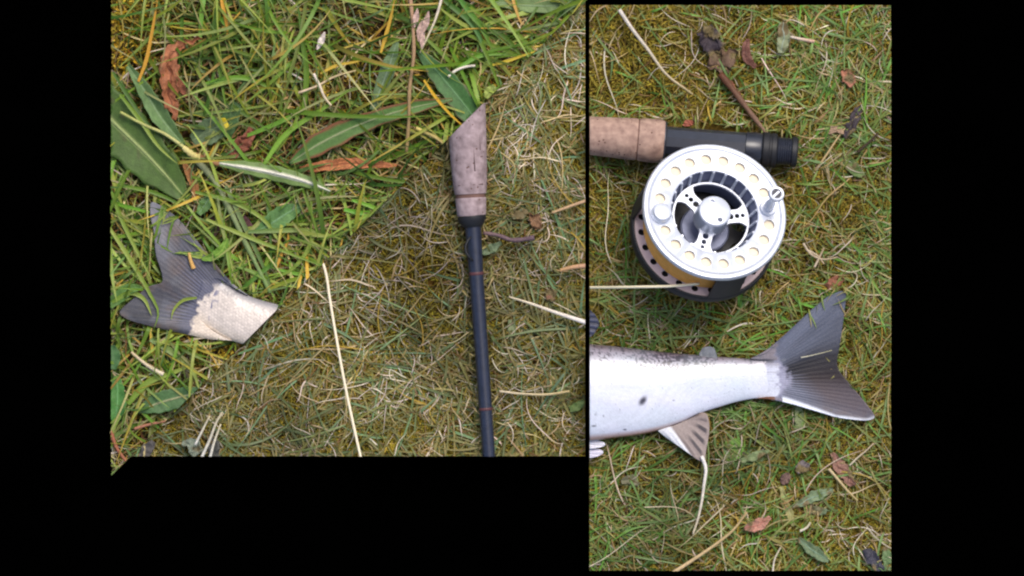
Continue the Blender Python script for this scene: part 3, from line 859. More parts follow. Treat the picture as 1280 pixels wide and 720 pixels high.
def caC(U, V, Q, ray):
    C = np.broadcast_to(lin(150, 136, 132), U.shape + (3,)).copy()
    k = (np.clip(ray * 2, 0, 1) * np.clip((V - .28) * 4, 0, 1) * np.clip((.95 - V) * 8, 0, 1) * np.clip((.93 - U) * 9, 0, 1) * np.clip((U - .3) * 5, 0, 1))[..., None] * .9
    C = C * (1 - k) + lin(56, 52, 60) * k
    w = np.clip((.34 - U) / .06, 0, 1)[..., None]
    C = C * (1 - w) + lin(236, 236, 240) * w
    b = np.clip((U - .88) / .1, 0, 1)[..., None] * .6
    C = C * (1 - b) + lin(124, 104, 94) * b
    return C
fin('anal_fin', [(822, 538), (845, 531), (873, 518.5)], [(832, 546), (856, 563), (872, 575), (881, 579), (882, 566), (886, 545), (887, 531), (884, 517), (876, 515)],
    caC, lambda U, V, Q: .0125 - .002 * V + .001 * np.sin(U * 6), 'C', trout, nu=110, nv=40, rays=8, ridge=.00015, label='brown and black barred anal fin with a white leading edge')
fin('adipose_fin', [(874, 446), (897, 448)], [(874, 442), (878, 435), (886, 432.5), (893, 435), (896, 444)],
    lambda U, V, Q, r: np.broadcast_to(lin(120, 124, 130), U.shape + (3,)) * (.8 + .4 * fbm(Q[..., 0], Q[..., 1], 6, 3))[..., None], lambda U, V, Q: .0105 + 0 * U, 'C', trout, nu=40, nv=14, rays=3, ridge=.0002, label='small grey adipose fin on the back')
fin('pelvic_fin', [(722, 548), (722, 560)], [(740, 548), (756, 553), (757, 557), (748, 560), (734, 561)],
    lambda U, V, Q, r: np.broadcast_to(lin(232, 230, 240), U.shape + (3,)) * (.9 + .1 * r)[..., None], lambda U, V, Q: .011 + .001 * U, 'C', trout, nu=40, nv=24, rays=5, label='upper white pelvic fin tip')
fin('pelvic_fin', [(722, 560), (722, 572)], [(740, 561), (752, 562), (755, 566), (747, 571), (732, 573)],
    lambda U, V, Q, r: np.broadcast_to(lin(216, 212, 228), U.shape + (3,)) * (.9 + .1 * r)[..., None], lambda U, V, Q: .009 + .001 * U, 'C', trout, nu=40, nv=24, rays=5, label='lower white pelvic fin tip')
fin('dorsal_fin', [(722, 388), (722, 422)], [(738, 388), (744, 393), (750, 404), (746, 412), (741, 420), (730, 424)],
    lambda U, V, Q, r: np.broadcast_to(lin(62, 66, 88), U.shape + (3,)) * (.85 + .3 * r)[..., None], lambda U, V, Q: .012 + .001 * U, 'C', trout, nu=60, nv=24, rays=6, label='dark slate rear tip of the dorsal fin at the cut edge')

# the second fish: only its tail end, at the slanting cut
tailfish = empty('fish_tail_end', at(250, 370, 0))
tag(tailfish, 'scaly silver tail end of a fish lying in the tall green grass', 'fish')
def colA(T, L, X, Y):
    C = np.broadcast_to(lin(212, 200, 190), T.shape + (3,)).copy()
    # rows of scales
    ux = (X * .78 + Y * .62); uy = (-X * .62 + Y * .78)
    row = np.floor(uy / 3.4)
    sx = ((ux / 4.6 + .5 * (row % 2)) % 1) - .5; sy = ((uy / 3.4) % 1) - .5
    sc = np.hypot(sx, sy)
    C *= (1.14 - .5 * np.clip(sc, 0, .7))[..., None]
    C *= (.9 + .2 * hash2(np.floor(ux / 4.6 + .5 * (row % 2)), row, 3))[..., None]
    k = np.clip((L - .5) / .4, 0, 1)[..., None] * .8
    C = C * (1 - k) + lin(122, 122, 130) * k
    k = np.clip((-.55 - L) / .4, 0, 1)[..., None] * .25
    C = C * (1 - k) + lin(204, 182, 146) * k
    k = np.clip((.17 - T + .26 * (vnoise(X, Y, 4, 8) - .5)) / .07, 0, 1)[..., None] * .92
    return C * (1 - k) + lin(104, 104, 130) * k
fish_body([(256, 352), (262, 350), (272, 349), (288, 357), (305, 367), (330, 376), (356, 382), (376, 386)], [(244, 391), (250, 400), (258, 408), (270, 416), (285, 424), (306, 431), (325, 436), (345, 440)], colA, 'A', tailfish, M_skin_close, .005, lambda t: .34 + .16 * t, (.0118, 0), nx=200, nr=150)
def ctA(U, V, Q, ray):
    X, Y = Q[..., 0], Q[..., 1]
    C = np.broadcast_to(lin(82, 82, 88), U.shape + (3,)).copy()
    C *= (.5 + .95 * fbm(U * 90, V * 5, 4, 7))[..., None]
    mt = np.clip((fbm(X, Y, 16, 53) - .5) * 5, 0, 1)[..., None] * .5
    C = C * (1 - mt) + lin(106, 108, 116) * mt
    b = np.clip((fbm(X, Y, 22, 33) - .42) * 4, 0, 1)[..., None] * np.clip((V - .3) * 3, 0, 1)[..., None] * .6
    C = C * (1 - b) + lin(112, 90, 70) * b
    d = (np.clip(1 - np.abs(U - .5) / .2, 0, 1) * np.clip((V - .1) * 5, 0, 1))[..., None] * .5
    C = C * (1 - d) + lin(40, 42, 64) * d
    st = np.clip(np.clip(ray * 1.4 + .2, 0, 1) * np.clip(.7 - V, 0, 1) * 1.2 * np.clip((U - .2) * 4, 0, 1), 0, .8)[..., None]
    C = C * (1 - st) + lin(128, 130, 158) * st
    lt = np.clip((.16 - np.abs(U - .36)) / .1, 0, 1)[..., None] * np.clip((V - .6) * 4, 0, 1)[..., None] * .4
    C = C * (1 - lt) + lin(150, 150, 160) * lt
    sA = (X - 251) * .83 + (Y - 378) * .55 - np.abs((X - 251) * -.55 + (Y - 378) * .83) ** 2 * .008
    sA = sA + 11 * (vnoise(X, Y, 4.5, 6) - .5) + 5 * (vnoise(X, Y, 1.8, 7) - .5)
    lv = np.clip((sA + 16) / 14, 0, 1)[..., None] * .7
    C = C * (1 - lv) + lin(92, 93, 112) * lv
    dk = np.clip((U - .9) * 8, 0, 1)[..., None] * .5
    C = C * (1 - dk) + lin(66, 60, 56) * dk
    wh = np.clip(.5 + sA / 5, 0, 1)[..., None]
    C = C * (1 - wh) + colA(np.ones_like(X), SURF['fish_tail_end'](X, Y)[2], X, Y) * wh
    return C
fin('tail_fin', [(318, 374), (305, 370), (288, 362), (280, 364), (272, 376), (269, 388), (270, 400), (276, 410), (286, 418), (294, 426)],
    [(292, 359), (271, 339), (256, 318), (240, 293), (222, 272), (206, 260), (188, 250), (187, 268), (193, 292), (194, 318), (202, 340), (204, 354), (186, 357), (168, 372), (146, 391), (160, 400), (190, 408), (230, 417), (262, 424)],
    ctA, lambda U, V, Q: drape('fish_tail_end', .0120 + .0015 * np.sin(U * 8 + V * 3) * V, Q, V, lambda T: (.22 - T) / .22) + .001 * V, 'A', tailfish, nu=260, nv=80, rays=46, ridge=.00006)
# ------------------------------------------------------------------ rods
def cork_mat(lo, hi):
    m, nt, b = mat_new('cork')
    geo = node(nt, 'ShaderNodeNewGeometry')
    n1 = node(nt, 'ShaderNodeTexNoise'); n1.inputs['Scale'].default_value = 220; n1.inputs['Detail'].default_value = 5
    n2 = node(nt, 'ShaderNodeTexVoronoi'); n2.inputs['Scale'].default_value = 330
    n3 = node(nt, 'ShaderNodeTexNoise'); n3.inputs['Scale'].default_value = 90
    for n in (n1, n2, n3): nt.links.new(geo.outputs['Position'], n.inputs['Vector'])
    cr = node(nt, 'ShaderNodeValToRGB')
    cr.color_ramp.elements[0].position = .3; cr.color_ramp.elements[1].position = .72
    cr.color_ramp.elements[0].color = (*lo, 1); cr.color_ramp.elements[1].color = (*hi, 1)
    nt.links.new(n1.outputs['Fac'], cr.inputs['Fac'])
    pit = node(nt, 'ShaderNodeMath', operation='LESS_THAN'); pit.inputs[1].default_value = .18
    ps = node(nt, 'ShaderNodeMath', operation='GREATER_THAN'); ps.inputs[1].default_value = .48
    pm = node(nt, 'ShaderNodeMath', operation='MULTIPLY')
    nt.links.new(n2.outputs['Distance'], pit.inputs[0]); nt.links.new(n3.outputs['Fac'], ps.inputs[0])
    nt.links.new(pit.outputs[0], pm.inputs[0]); nt.links.new(ps.outputs[0], pm.inputs[1])
    mx = node(nt, 'ShaderNodeMixRGB'); mx.inputs['Color2'].default_value = (*lin(92, 66, 58), 1)
    nt.links.new(pm.outputs[0], mx.inputs['Fac']); nt.links.new(cr.outputs[0], mx.inputs['Color1'])
    nt.links.new(mx.outputs[0], b.inputs['Base Color'])
    b.inputs['Roughness'].default_value = .75; b.inputs['Specular IOR Level'].default_value = .2
    bp = node(nt, 'ShaderNodeBump'); bp.inputs['Strength'].default_value = .5; bp.inputs['Distance'].default_value = .0005
    nt.links.new(n1.outputs['Fac'], bp.inputs['Height']); nt.links.new(bp.outputs[0], b.inputs['Normal'])
    return m
M_cork = cork_mat(lin(136, 110, 100), lin(184, 154, 138)); M_cork2 = cork_mat(lin(126, 110, 112), lin(176, 157, 160))
M_joint = plain_mat('cork_joint', lin(110, 84, 76), .8, .2)
M_gloss = plain_mat('rod_blank', lin(34, 40, 58), .34, .6, grain=.2)
M_blackmetal = plain_mat('black_anodised', lin(40, 44, 56), .33, .6, grain=.15)
M_rubber = plain_mat('black_rubber', lin(30, 31, 36), .55, .4)
M_wrap = plain_mat('orange_thread', lin(84, 52, 56), .5, .3, gscale=2000)
M_silver = plain_mat('silver_metal', lin(206, 211, 223), .34, .6, .35, .1, 160, .12, 1500)
M_silver2 = plain_mat('grey_metal', lin(150, 156, 176), .4, .6, .5, .08)
M_well = plain_mat('well_grey', lin(104, 110, 136), .45, .5, .3, .1)
M_grey = plain_mat('satin_grey', lin(126, 132, 158), .45, .5, .3, .1)
M_dark = plain_mat('dark_metal', lin(58, 60, 70), .45, .5, .2, .15)
M_pink = plain_mat('inner_flange', lin(232, 212, 214), .45, .5, 0, .06)
M_orange = vcol_mat('orange_line', .45, .4, 0, .1, 2500)
M_cream = plain_mat('cream_backing', lin(232, 219, 194), .6, .3, 0, .05)

def turned(name, prof, pxs, zfn, mat, parent, panel=None, ns=40, cap=True):
    """prof: list of (position along the axis 0..1, radius px); pxs: axis end pixels; zfn: height of the axis"""
    P = []; R = []
    (xa, ya), (xb, yb) = pxs
    for t, r in prof:
        z = zfn(t) if callable(zfn) else zfn
        P.append(at(xa + (xb - xa) * t, ya + (yb - ya) * t, z)); R.append(r * S)
    P = np.array(P)
    T = P[-1] - P[0]; T /= np.linalg.norm(T)
    up = np.array([0, 0, 1.0]); U = np.cross(T, up); U /= np.linalg.norm(U); W = np.cross(U, T)
    a = np.linspace(0, 2 * math.pi, ns, endpoint=False)
    R = np.array(R)
    V = P[:, None] + (U * np.cos(a)[:, None] + W * np.sin(a)[:, None])[None] * R[:, None, None]
    n = len(P); V = V.reshape(-1, 3); i = np.arange(n * ns).reshape(n, ns); j = np.roll(i, -1, 1)
    F = np.stack([i[:-1], j[:-1], j[1:], i[1:]], -1).reshape(-1, 4)
    V = np.vstack([V, P[0], P[-1]])
    F = np.vstack([F, np.stack([j[0], i[0], np.full(ns, n * ns), np.full(ns, n * ns)], -1), np.stack([i[-1], j[-1], np.full(ns, n * ns + 1), np.full(ns, n * ns + 1)], -1)])
    me = mesh_np(name, local(V, parent), F, np.full((len(V), 3), .5), mat)
    if panel: cut_mesh(me, panel, parent.location)
    try: me.set_sharp_from_angle(angle=math.radians(35))
    except Exception: pass
    return link(name, me, parent)

rodB = empty('fishing_rod', at(596, 350, 0))
tag(rodB, 'fishing rod with a slim black blank below its cork grip', 'fishing rod')
zc = .0135
axB = ((582.2, 130), (589.6, 270))
turned('cork_grip', [(0, 24.6), (.2, 24), (.45, 22.9), (.62, 22.0), (.76, 20.6), (.805, 19.6)], axB, zc, M_cork2, rodB, 'B')
turned('grip_joint', [(.805, 18.5), (.838, 18.5)], axB, zc, M_joint, rodB, 'B')
turned('cork_ring', [(.838, 18.8), (.848, 19.3), (.98, 18.2), (1.0, 17.4)], axB, zc, M_cork2, rodB, 'B')
turned('winding_check', [(0, 17.6), (.15, 17.8), (.5, 16.6), (.8, 13.5), (1, 11.2)], ((589.6, 270), (591.3, 284)), zc, M_rubber, rodB, 'B')
bl = ((591.2, 283), (611.8, 580))
zb = lambda t: .0135 - .003 * t
turned('blank', [(0, 10.2), (.08, 9.6), (.2, 9.0), (.6, 8.4), (1, 7.9)], bl, zb, M_gloss, rodB, 'B')
turned('thread_wrap', [(.192, 9.1), (.194, 9.45), (.203, 9.45), (.205, 9.1)], bl, zb, M_wrap, rodB, 'B')
turned('thread_wrap', [(.763, 8.3), (.765, 8.7), (.773, 8.7), (.775, 8.3)], bl, zb, M_wrap, rodB, 'B')
kp = [at(x, y, z) for x, y, z in ((589, 296, .0175), (585, 300, .0185), (581.5, 308, .019), (582.5, 316, .019), (586, 321, .0185), (591, 326, .0175))]
for cp, cw in (([(588, 140), (590, 165), (592, 190), (593.5, 214)], 1.1), ([(597, 148), (599, 168), (600, 188)], .8), ([(578, 168), (579, 176)], 1.0), ([(573, 232), (592, 231), (604, 230)], .5)):
    Pc = np.array([at(x, y, zc + math.sqrt(max(1, 23.4 ** 2 - (x - (582.2 + 7.4 * (y - 130) / 140)) ** 2)) * S * (1 - (y - 130) / 900)) for x, y in cp])
    Vc, Fc, Cc = tube(Pc, cw * S, 6, lin(96, 74, 72)); Vc, Fc, Cc = clip_quads(Vc, Fc, Cc, 'B')
    link('crack', mesh_np('crack', local(Vc, rodB), Fc, Cc, M_dead), rodB)
V, F, C = tube(kp, .0007, 8, lin(28, 30, 38))
link('hook_keeper', mesh_np('hook_keeper', local(V, rodB), F, C, M_rubber), rodB)

rodC = empty('fishing_rod', at(860, 180, 0))
tag(rodC, 'butt end of a fishing rod with pink cork grip beside the silver reel', 'fishing rod')
zr = .017
a1, a2 = np.array([737, 169.5]), np.array([998, 190.5])
def axC(x0, x1):
    f = lambda x: a1 + (a2 - a1) * (x - 737) / 261
    return (tuple(f(x0)), tuple(f(x1)))
turned('cork_grip', [(0, 23.4), (.3, 24.2), (.7, 25.4), (.96, 26.3), (1, 25.6)], axC(722, 796.5), zr, M_cork, rodC, 'C')
turned('grip_joint', [(0, 25.2), (1, 25.2)], axC(796.5, 798.2), zr, M_joint, rodC, 'C')
turned('cork_ring', [(0, 25.8), (.1, 26.6), (.6, 27.4), (.9, 27.0), (1, 25.2)], axC(798.2, 830), zr, M_cork, rodC, 'C')
turned('grip_end_ring', [(0, 25.4), (.5, 25.4), (1, 22)], axC(830, 832.5), zr, M_dark, rodC, 'C')
turned('reel_seat', [(0, 18.6), (.02, 18.9), (.98, 19.4), (1, 19.2)], axC(832, 931), zr, M_blackmetal, rodC, 'C', ns=10)
turned('locking_nut', [(0, 18.5), (.03, 20.4), (.9, 20.6), (1, 19.4)], axC(931, 952), zr, M_blackmetal, rodC, 'C', ns=12)
turned('lock_ring', [(0, 20.2), (.1, 22.0), (.45, 22.2), (.5, 20.8), (.62, 20.8), (.66, 21.8), (.94, 21.4), (1, 19)], axC(952, 971), zr, M_rubber, rodC, 'C')
thr = [(0, 17.2)] + [q for k in range(7) for q in ((k / 7 + .03, 16.4), (k / 7 + .1, 17.6))] + [(1, 16.6)]
turned('threaded_end', thr, axC(971, 990), zr, M_blackmetal, rodC, 'C')
turned('butt_cap', [(0, 17), (.12, 19.0), (.6, 19.2), (.85, 18.4), (1, 16.4)], axC(989, 997), zr, M_rubber, rodC, 'C')

# ------------------------------------------------------------------ reel (built upright in its own px units, then tilted as it lies)
tilt = math.radians(26)
lean = Vector((.47, .88)).normalized()
axis = Vector((lean.x * math.sin(tilt), lean.y * math.sin(tilt), math.cos(tilt)))
zfront = .062
reel = empty('fly_reel', at(893.4, 264.5, zfront))
reel.rotation_mode = 'QUATERNION'
reel.rotation_quaternion = Vector((0, 0, 1)).rotation_difference(axis)
tag(reel, 'large silver fly reel with a ported rim and orange line wound on it', 'fishing reel')

def finish(name, bm, mat, parent, sharp=35, loc=None):
    bmesh.ops.recalc_face_normals(bm, faces=bm.faces[:])
    bmesh.ops.scale(bm, vec=(S, S, S), verts=bm.verts[:])
    me = bpy.data.meshes.new(name); bm.to_mesh(me); bm.free()
    for p in me.polygons: p.use_smooth = True
    try: me.set_sharp_from_angle(angle=math.radians(sharp))
    except Exception: pass
    if mat: me.materials.append(mat)
    return link(name, me, parent) if parent is not False else me

def lathe(bm, prof, ns=96, closed=True, a0=0.0, a1=2 * math.pi, cx=0, cy=0):
    full = abs(a1 - a0) > 6.28
    A = np.linspace(a0, a1, ns, endpoint=not full)
    rings = []
    for a in A:
        rings.append([bm.verts.new((cx + r * math.cos(a), cy + r * math.sin(a), z)) for r, z in prof])
    m = len(prof)
    for i in range(ns if full else ns - 1):
        p, q = rings[i], rings[(i + 1) % ns]
        for k in range(m if closed else m - 1):
            l = (k + 1) % m
            vs = [p[k], q[k], q[l], p[l]]
            bm.faces.new(vs)
    if not full and closed:
        bm.faces.new(rings[0][::-1]); bm.faces.new(rings[-1])
    bmesh.ops.remove_doubles(bm, verts=bm.verts[:], dist=1e-5)

def bore(o, cutters):
    """cut cylinders (x, y, radius, z0, z1 in px) out of a part"""
    bm = bmesh.new()
    for x, y, r, z0, z1 in cutters:
        M = Matrix.Translation((x, y, (z0 + z1) / 2))
        bmesh.ops.create_cone(bm, cap_ends=True, segments=20, radius1=r, radius2=r, depth=z1 - z0, matrix=M)
    bmesh.ops.scale(bm, vec=(S, S, S), verts=bm.verts[:])
    cm = bpy.data.meshes.new('bore'); bm.to_mesh(cm); bm.free()
    c = bpy.data.objects.new('bore', cm); COL.objects.link(c)
    c.parent = o.parent
    md = o.modifiers.new('bore', 'BOOLEAN'); md.operation = 'DIFFERENCE'; md.object = c; md.solver = 'EXACT'
    bpy.context.view_layer.update()
    dg = bpy.context.evaluated_depsgraph_get()
    me = bpy.data.meshes.new_from_object(o.evaluated_get(dg))
    o.modifiers.clear(); o.data = me
    bpy.data.objects.remove(c)

ang = [math.radians(6 + 18 * k) for k in range(20)]
bm = bmesh.new()
lathe(bm, [(55, -.6), (56, 0), (81.5, 0), (83, .4), (84.5, 1.8), (87, 2.4), (89.5, 1.6), (91, -.6), (91, -4), (89, -5), (83, -3), (55, -3)], 160)
rim = finish('rim', bm, M_silver, reel)
bore(rim, [(70 * math.cos(a), 70 * math.sin(a), 7.1, -12, 8) for k, a in enumerate(ang) if k not in (0, 10)])
bm = bmesh.new(); lathe(bm, [(58, -4.4), (80, -4.4), (80, -7.5), (58, -7.5)], 96); finish('backing_line', bm, M_cream, reel)
# wound line
prof = [(58, -9.8)]
for k in range(18):
    z = -10 - k * 2.75
    prof += [(75.6 - .7 * math.sin(k * 1.7), z), (77 - .7 * math.sin(k * 1.7), z - 1.4)]
prof += [(58, -59.5)]
bm = bmesh.new(); lathe(bm, prof, 96)
o = finish('wound_line', bm, M_orange, reel)
a_ = o.data.attributes.new('col', 'FLOAT_COLOR', 'POINT')
for i, v in enumerate(o.data.vertices): a_.data[i].color = (*(lin(244, 178, 84) * (0.9 + .2 * random.random())), 1)
bm = bmesh.new(); lathe(bm, [(54, -60), (87.4, -60), (88, -61.5), (87.4, -63), (54, -63)], 128)
fl = finish('back_flange', bm, M_pink, reel)
bore(fl, [(79.5 * math.cos(a), 79.5 * math.sin(a), 4.4, -70, -50) for a in [math.radians(4 + 15 * k) for k in range(24)]])
# well: dark wall, bright ribs
bm = bmesh.new(); lathe(bm, [(57.8, -3.4), (57.8, -59), (52, -59), (50, -27), (55.6, -3.4)], 96); finish('well_wall', bm, M_well, reel)
ribm = None
for k in range(22):
    a = 2 * math.pi * k / 22 + .1
    if ribm is None:
        bm = bmesh.new(); bmesh.ops.create_cube(bm, size=1.0, matrix=Matrix.Translation((52.0, 0, -13.2)) @ Matrix.Rotation(.22, 4, 'Y') @ Matrix.Diagonal((3.4, 3.6, 25, 1)))
        bmesh.ops.bevel(bm, geom=bm.edges[:], offset=.9, segments=2, affect='EDGES')
        ribm = finish('rib', bm, M_silver, False)
    r = link('rib', ribm, reel); r.rotation_euler = (0, 0, a)
# spoke plate
bm = bmesh.new(); lathe(bm, [(46.4, -21), (48.6, -21), (49.2, -21.6), (49.2, -25), (46.4, -25)], 96); finish('spoke_ring', bm, M_silver, reel)
for a in (8, 135, 252):
    bm = bmesh.new(); top, bot = [], []
    rs = np.linspace(17, 46, 16)
    for zz, L in ((-20.7, top), (-24.6, bot)):
        for r in rs:
            h = 8.6 + 9 * max(0, (r - 33) / 13) ** 2 + 3.5 * max(0, (24 - r) / 7) ** 2
            L.append((bm.verts.new((r, -h, zz)), bm.verts.new((r, h, zz))))
    for i in range(15):
        bm.faces.new([top[i][0], top[i + 1][0], top[i + 1][1], top[i][1]]); bm.faces.new([bot[i][1], bot[i + 1][1], bot[i + 1][0], bot[i][0]])
        for s in (0, 1): bm.faces.new([top[i][s], bot[i][s], bot[i + 1][s], top[i + 1][s]])
    for i in (0, 15): bm.faces.new([top[i][0], top[i][1], bot[i][1], bot[i][0]])
    o = finish('spoke', bm, M_silver, reel)
    o.rotation_euler = (0, 0, math.radians(a))
    bpy.context.view_layer.update()
    R = lambda r: (r * math.cos(math.radians(a)), r * math.sin(math.radians(a)))
    bore(o, [(*R(25.5), 4.0, -30, -10), (*R(34), 3.2, -30, -10), (*R(41.2), 2.6, -30, -10)])
bm = bmesh.new(); lathe(bm, [(0, 3), (18.4, 3), (19.8, 2.2), (20.4, 1), (20.4, -4), (21.4, -26), (0, -26)], 64, closed=False); hub = finish('hub', bm, M_silver, reel)
bore(hub, [(-3, 12.5, 2.6, -1, 6), (5.5, -12, 3.2, -8, 6)])
bm = bmesh.new(); lathe(bm, [(0, -52), (29, -52), (31, -54), (31, -66), (0, -66)], 64, closed=False); finish('drag_housing', bm, M_grey, reel)
# frame
bm = bmesh.new(); lathe(bm, [(0, -66), (30, -66), (88.6, -66), (88.6, -58.5), (89.4, -57.5), (91, -58), (92, -59.5), (92, -70), (90, -73), (0, -73)], 128, closed=False); fr_ = finish('frame', bm, M_rubber, reel)
bore(fr_, [(51 * math.cos(a), 51 * math.sin(a), 12, -80, -60) for a in [math.radians(18 + 45 * k) for k in range(8)]])
for a, wd in ((283, 13), (165, 8), (60, 8)):
    bm = bmesh.new(); lathe(bm, [(88.8, -60), (85.5, -7), (89, -7), (91.6, -60)], 14, True, math.radians(a - wd), math.radians(a + wd)); finish('cage_pillar', bm, M_rubber, reel)
bm = bmesh.new(); bmesh.ops.create_cube(bm, size=1.0, matrix=Matrix.Translation((-26, 92, -52)) @ Matrix.Rotation(.3, 4, 'Z') @ Matrix.Diagonal((62, 10, 14, 1)))
bmesh.ops.bevel(bm, geom=bm.edges[:], offset=3, segments=2, affect='EDGES'); finish('reel_foot', bm, M_rubber, reel)
# handle and counterweight
hx, hy = 68 * math.cos(ang[0]), 68 * math.sin(ang[0])
bm = bmesh.new(); lathe(bm, [(0, 3.4), (9.4, 3.4), (10.4, 2.4), (10.6, .2), (0, .2)], 40, False, cx=hx, cy=hy); finish('handle_base', bm, M_silver, reel)
bm = bmesh.new(); lathe(bm, [(0, 3.5), (5.6, 3.5), (6.4, 8), (6, 16), (4.6, 26), (5, 33), (7.4, 39), (9.8, 43), (10.2, 45.5), (9.6, 47.6), (8.6, 48.2), (6.6, 48), (6.2, 45), (0, 45)], 40, False, cx=hx, cy=hy)
kn = finish('handle_knob', bm, M_silver, reel)
bm = bmesh.new(); lathe(bm, [(0, 45.5), (6, 45.5), (6, 45.2), (0, 45.2)], 24, False, cx=hx, cy=hy); sc_ = finish('handle_screw', bm, M_dark, kn)
bm = bmesh.new(); bmesh.ops.create_cube(bm, size=1.0, matrix=Matrix.Translation((hx, hy, 46)) @ Matrix.Rotation(.75, 4, 'Z') @ Matrix.Diagonal((10.5, 2.6, 1.2, 1))); finish('screw_blade', bm, M_silver, kn)
cx_, cy_ = 69 * math.cos(ang[10]), 69 * math.sin(ang[10])
bm = bmesh.new(); lathe(bm, [(0, 12), (8, 11.6), (11, 10.4), (12.2, 8), (12.2, .2), (0, .2)], 40, False, cx=cx_, cy=cy_); finish('counterweight', bm, M_silver, reel)

# ------------------------------------------------------------------ lines
P, t = curve_px([(730, 359.5), (760, 359.3), (800, 358.6), (840, 357.5), (874, 354.5)], .012, 30, .058, .018)
V, F, C = tube(P, 1.7 * S, 10, lin(255, 242, 206)); V, F, C = clip_quads(V, F, C, 'C')
tag(link('fly_line', mesh_np('fly_line', V, F, C, M_line)), 'straight cream fly line running left from the reel', 'fishing line')
P, t = curve_px([(400, 318), (407, 340), (412, 372), (420, 420), (433, 490), (446, 550), (455, 590)], .0125, 40)
V, F, C = tube(P, 1.7 * S, 10, lin(240, 226, 196)); V, F, C = clip_quads(V, F, C, 'B')
tag(link('fly_line', mesh_np('fly_line', V, F, C, M_line)), 'cream fly line lying down the matted grass left of the thin black rod blank', 'fishing line')

# ------------------------------------------------------------------ leaves, twigs and straws of the upper left turf
DG, DG2, GG, MID = lin(70, 100, 48), lin(82, 116, 62), lin(98, 122, 98), lin(150, 164, 104)
RUST, DBR, RBR, PURP = lin(158, 92, 48), lin(92, 56, 40), lin(128, 72, 50), lin(66, 54, 66)
leaf('dock_leaf', 'big dark green dock leaf at the left edge above the fish tail end', 'leaf', [(96, 105), (139, 150), (180, 190), (215, 228), (232, 249)], [22, 33, 31, 25, 6], DG, .011, 'A', rib=MID, ribw=.08, blotch=(lin(86, 74, 56), .68), fold=.12)
leaf('dock_leaf', 'narrow folded green leaf above the big dark dock leaf', 'leaf', [(160, 82), (180, 112), (202, 148), (230, 182)], [3, 9, 11, 3], lin(92, 126, 84), .014, 'A', rib=lin(130, 156, 110), fold=.6)
leaf('round_leaf', 'rounded grey green leaf with a bright yellow tip', 'leaf', [(240, 176), (255, 168), (270, 160), (284, 152)], [7, 15, 15, 5], lin(84, 108, 84), .0105, 'A', rib=lin(110, 128, 92), tip=(lin(196, 176, 40), .82), fold=.3)
leaf('round_leaf', 'dull brownish leaf lobe just above the yellow tipped round leaf', 'leaf', [(252, 124), (262, 138), (272, 156)], [6, 11, 6], lin(98, 98, 76), .0085, 'A', fold=.3)
leaf('round_leaf', 'dark green leaf right of the yellow tipped round leaf', 'leaf', [(296, 128), (288, 148), (284, 172)], [6, 11, 5], lin(70, 104, 68), .008, 'A', fold=.3)
leaf('strap_leaf', 'long green strap leaf with rust brown edges in the middle of the tall grass', 'leaf', [(362, 204), (392, 184), (430, 164), (470, 148), (510, 136), (566, 124)], [3, 14, 12, 10, 8, 1.5], lin(78, 116, 62), .015, 'A', rib=lin(150, 158, 116), edge=lin(122, 78, 52), edgew=.72, fold=.25)
leaf('striped_leaf', 'green leaf folded lengthwise showing a white stripe', 'leaf', [(274, 204), (310, 210), (350, 218), (385, 228), (413, 239)], [3, 8, 9.5, 8, 1.5], lin(108, 138, 84), .0165, 'A', rib=lin(226, 222, 204), ribw=.24, fold=-.2)
leaf('dock_leaf', 'small fresh green leaf below the white striped leaf', 'leaf', [(320, 290), (338, 280), (360, 266), (381, 255)], [3, 12, 11, 1.5], lin(88, 132, 82), .012, 'A', rib=lin(120, 158, 112), fold=.35)
leaf('dock_leaf', 'dull green leaf tip just below the white striped leaf', 'leaf', [(378, 300), (392, 286), (402, 270)], [2, 7, 1], lin(74, 110, 74), .009, 'A')
leaf('strap_leaf', 'broad dark green leaf pointing at the cork grip top', 'leaf', [(522, 62), (545, 88), (570, 118), (604, 162)], [3, 13, 15, 12], lin(66, 112, 66), .0135, 'A', rib=lin(104, 142, 96), edge=lin(120, 112, 84), edgew=.86, fold=.3)
leaf('strap_leaf', 'upright grey green blade left of the tan seed stem', 'leaf', [(466, 138), (476, 110), (486, 84), (496, 52)], [5, 8, 9, 3], lin(98, 126, 98), .0125, 'A', rib=lin(136, 156, 130))
leaf('dead_leaf', 'flat rust orange dead leaf under the rust edged strap leaf', 'dead leaf', [(374, 212), (410, 207), (450, 204), (497, 207)], [3, 7, 6, 1.5], lin(176, 104, 54), .0115, 'A', mat=M_deadleaf, rib=lin(120, 60, 34), crumple=.002)
leaf('dead_leaf', 'twisted rusty brown dead leaf standing in the grass at the upper left', 'dead leaf', [(250, 49), (232, 54), (216, 66), (211, 86), (212, 112), (214, 132), (220, 152)], [2, 5, 9, 11, 12, 7, 3], lin(156, 94, 56), .015, 'A', mat=M_deadleaf, crumple=.007, fold=.5, rib=lin(96, 50, 32), twist=.4, z1=.012)
leaf('dead_leaf', 'narrow brown sliver beside the twisted rusty dead leaf', 'dead leaf', [(218, 92), (226, 108), (232, 122)], [2, 5, 2], lin(136, 78, 50), .014, 'A', mat=M_deadleaf, crumple=.004)
leaf('dead_leaf', 'crumpled red brown dead leaf above the white striped leaf', 'dead leaf', [(286, 196), (298, 184), (308, 172), (318, 164)], [5, 10, 9, 4], RBR, .0095, 'A', mat=M_deadleaf, crumple=.007)
leaf('dead_leaf', 'brown orange dead leaf below the white striped leaf', 'dead leaf', [(295, 262), (310, 248), (316, 232), (318, 222)], [4, 8, 8, 4], lin(132, 84, 46), .0065, 'A', mat=M_deadleaf, crumple=.004)
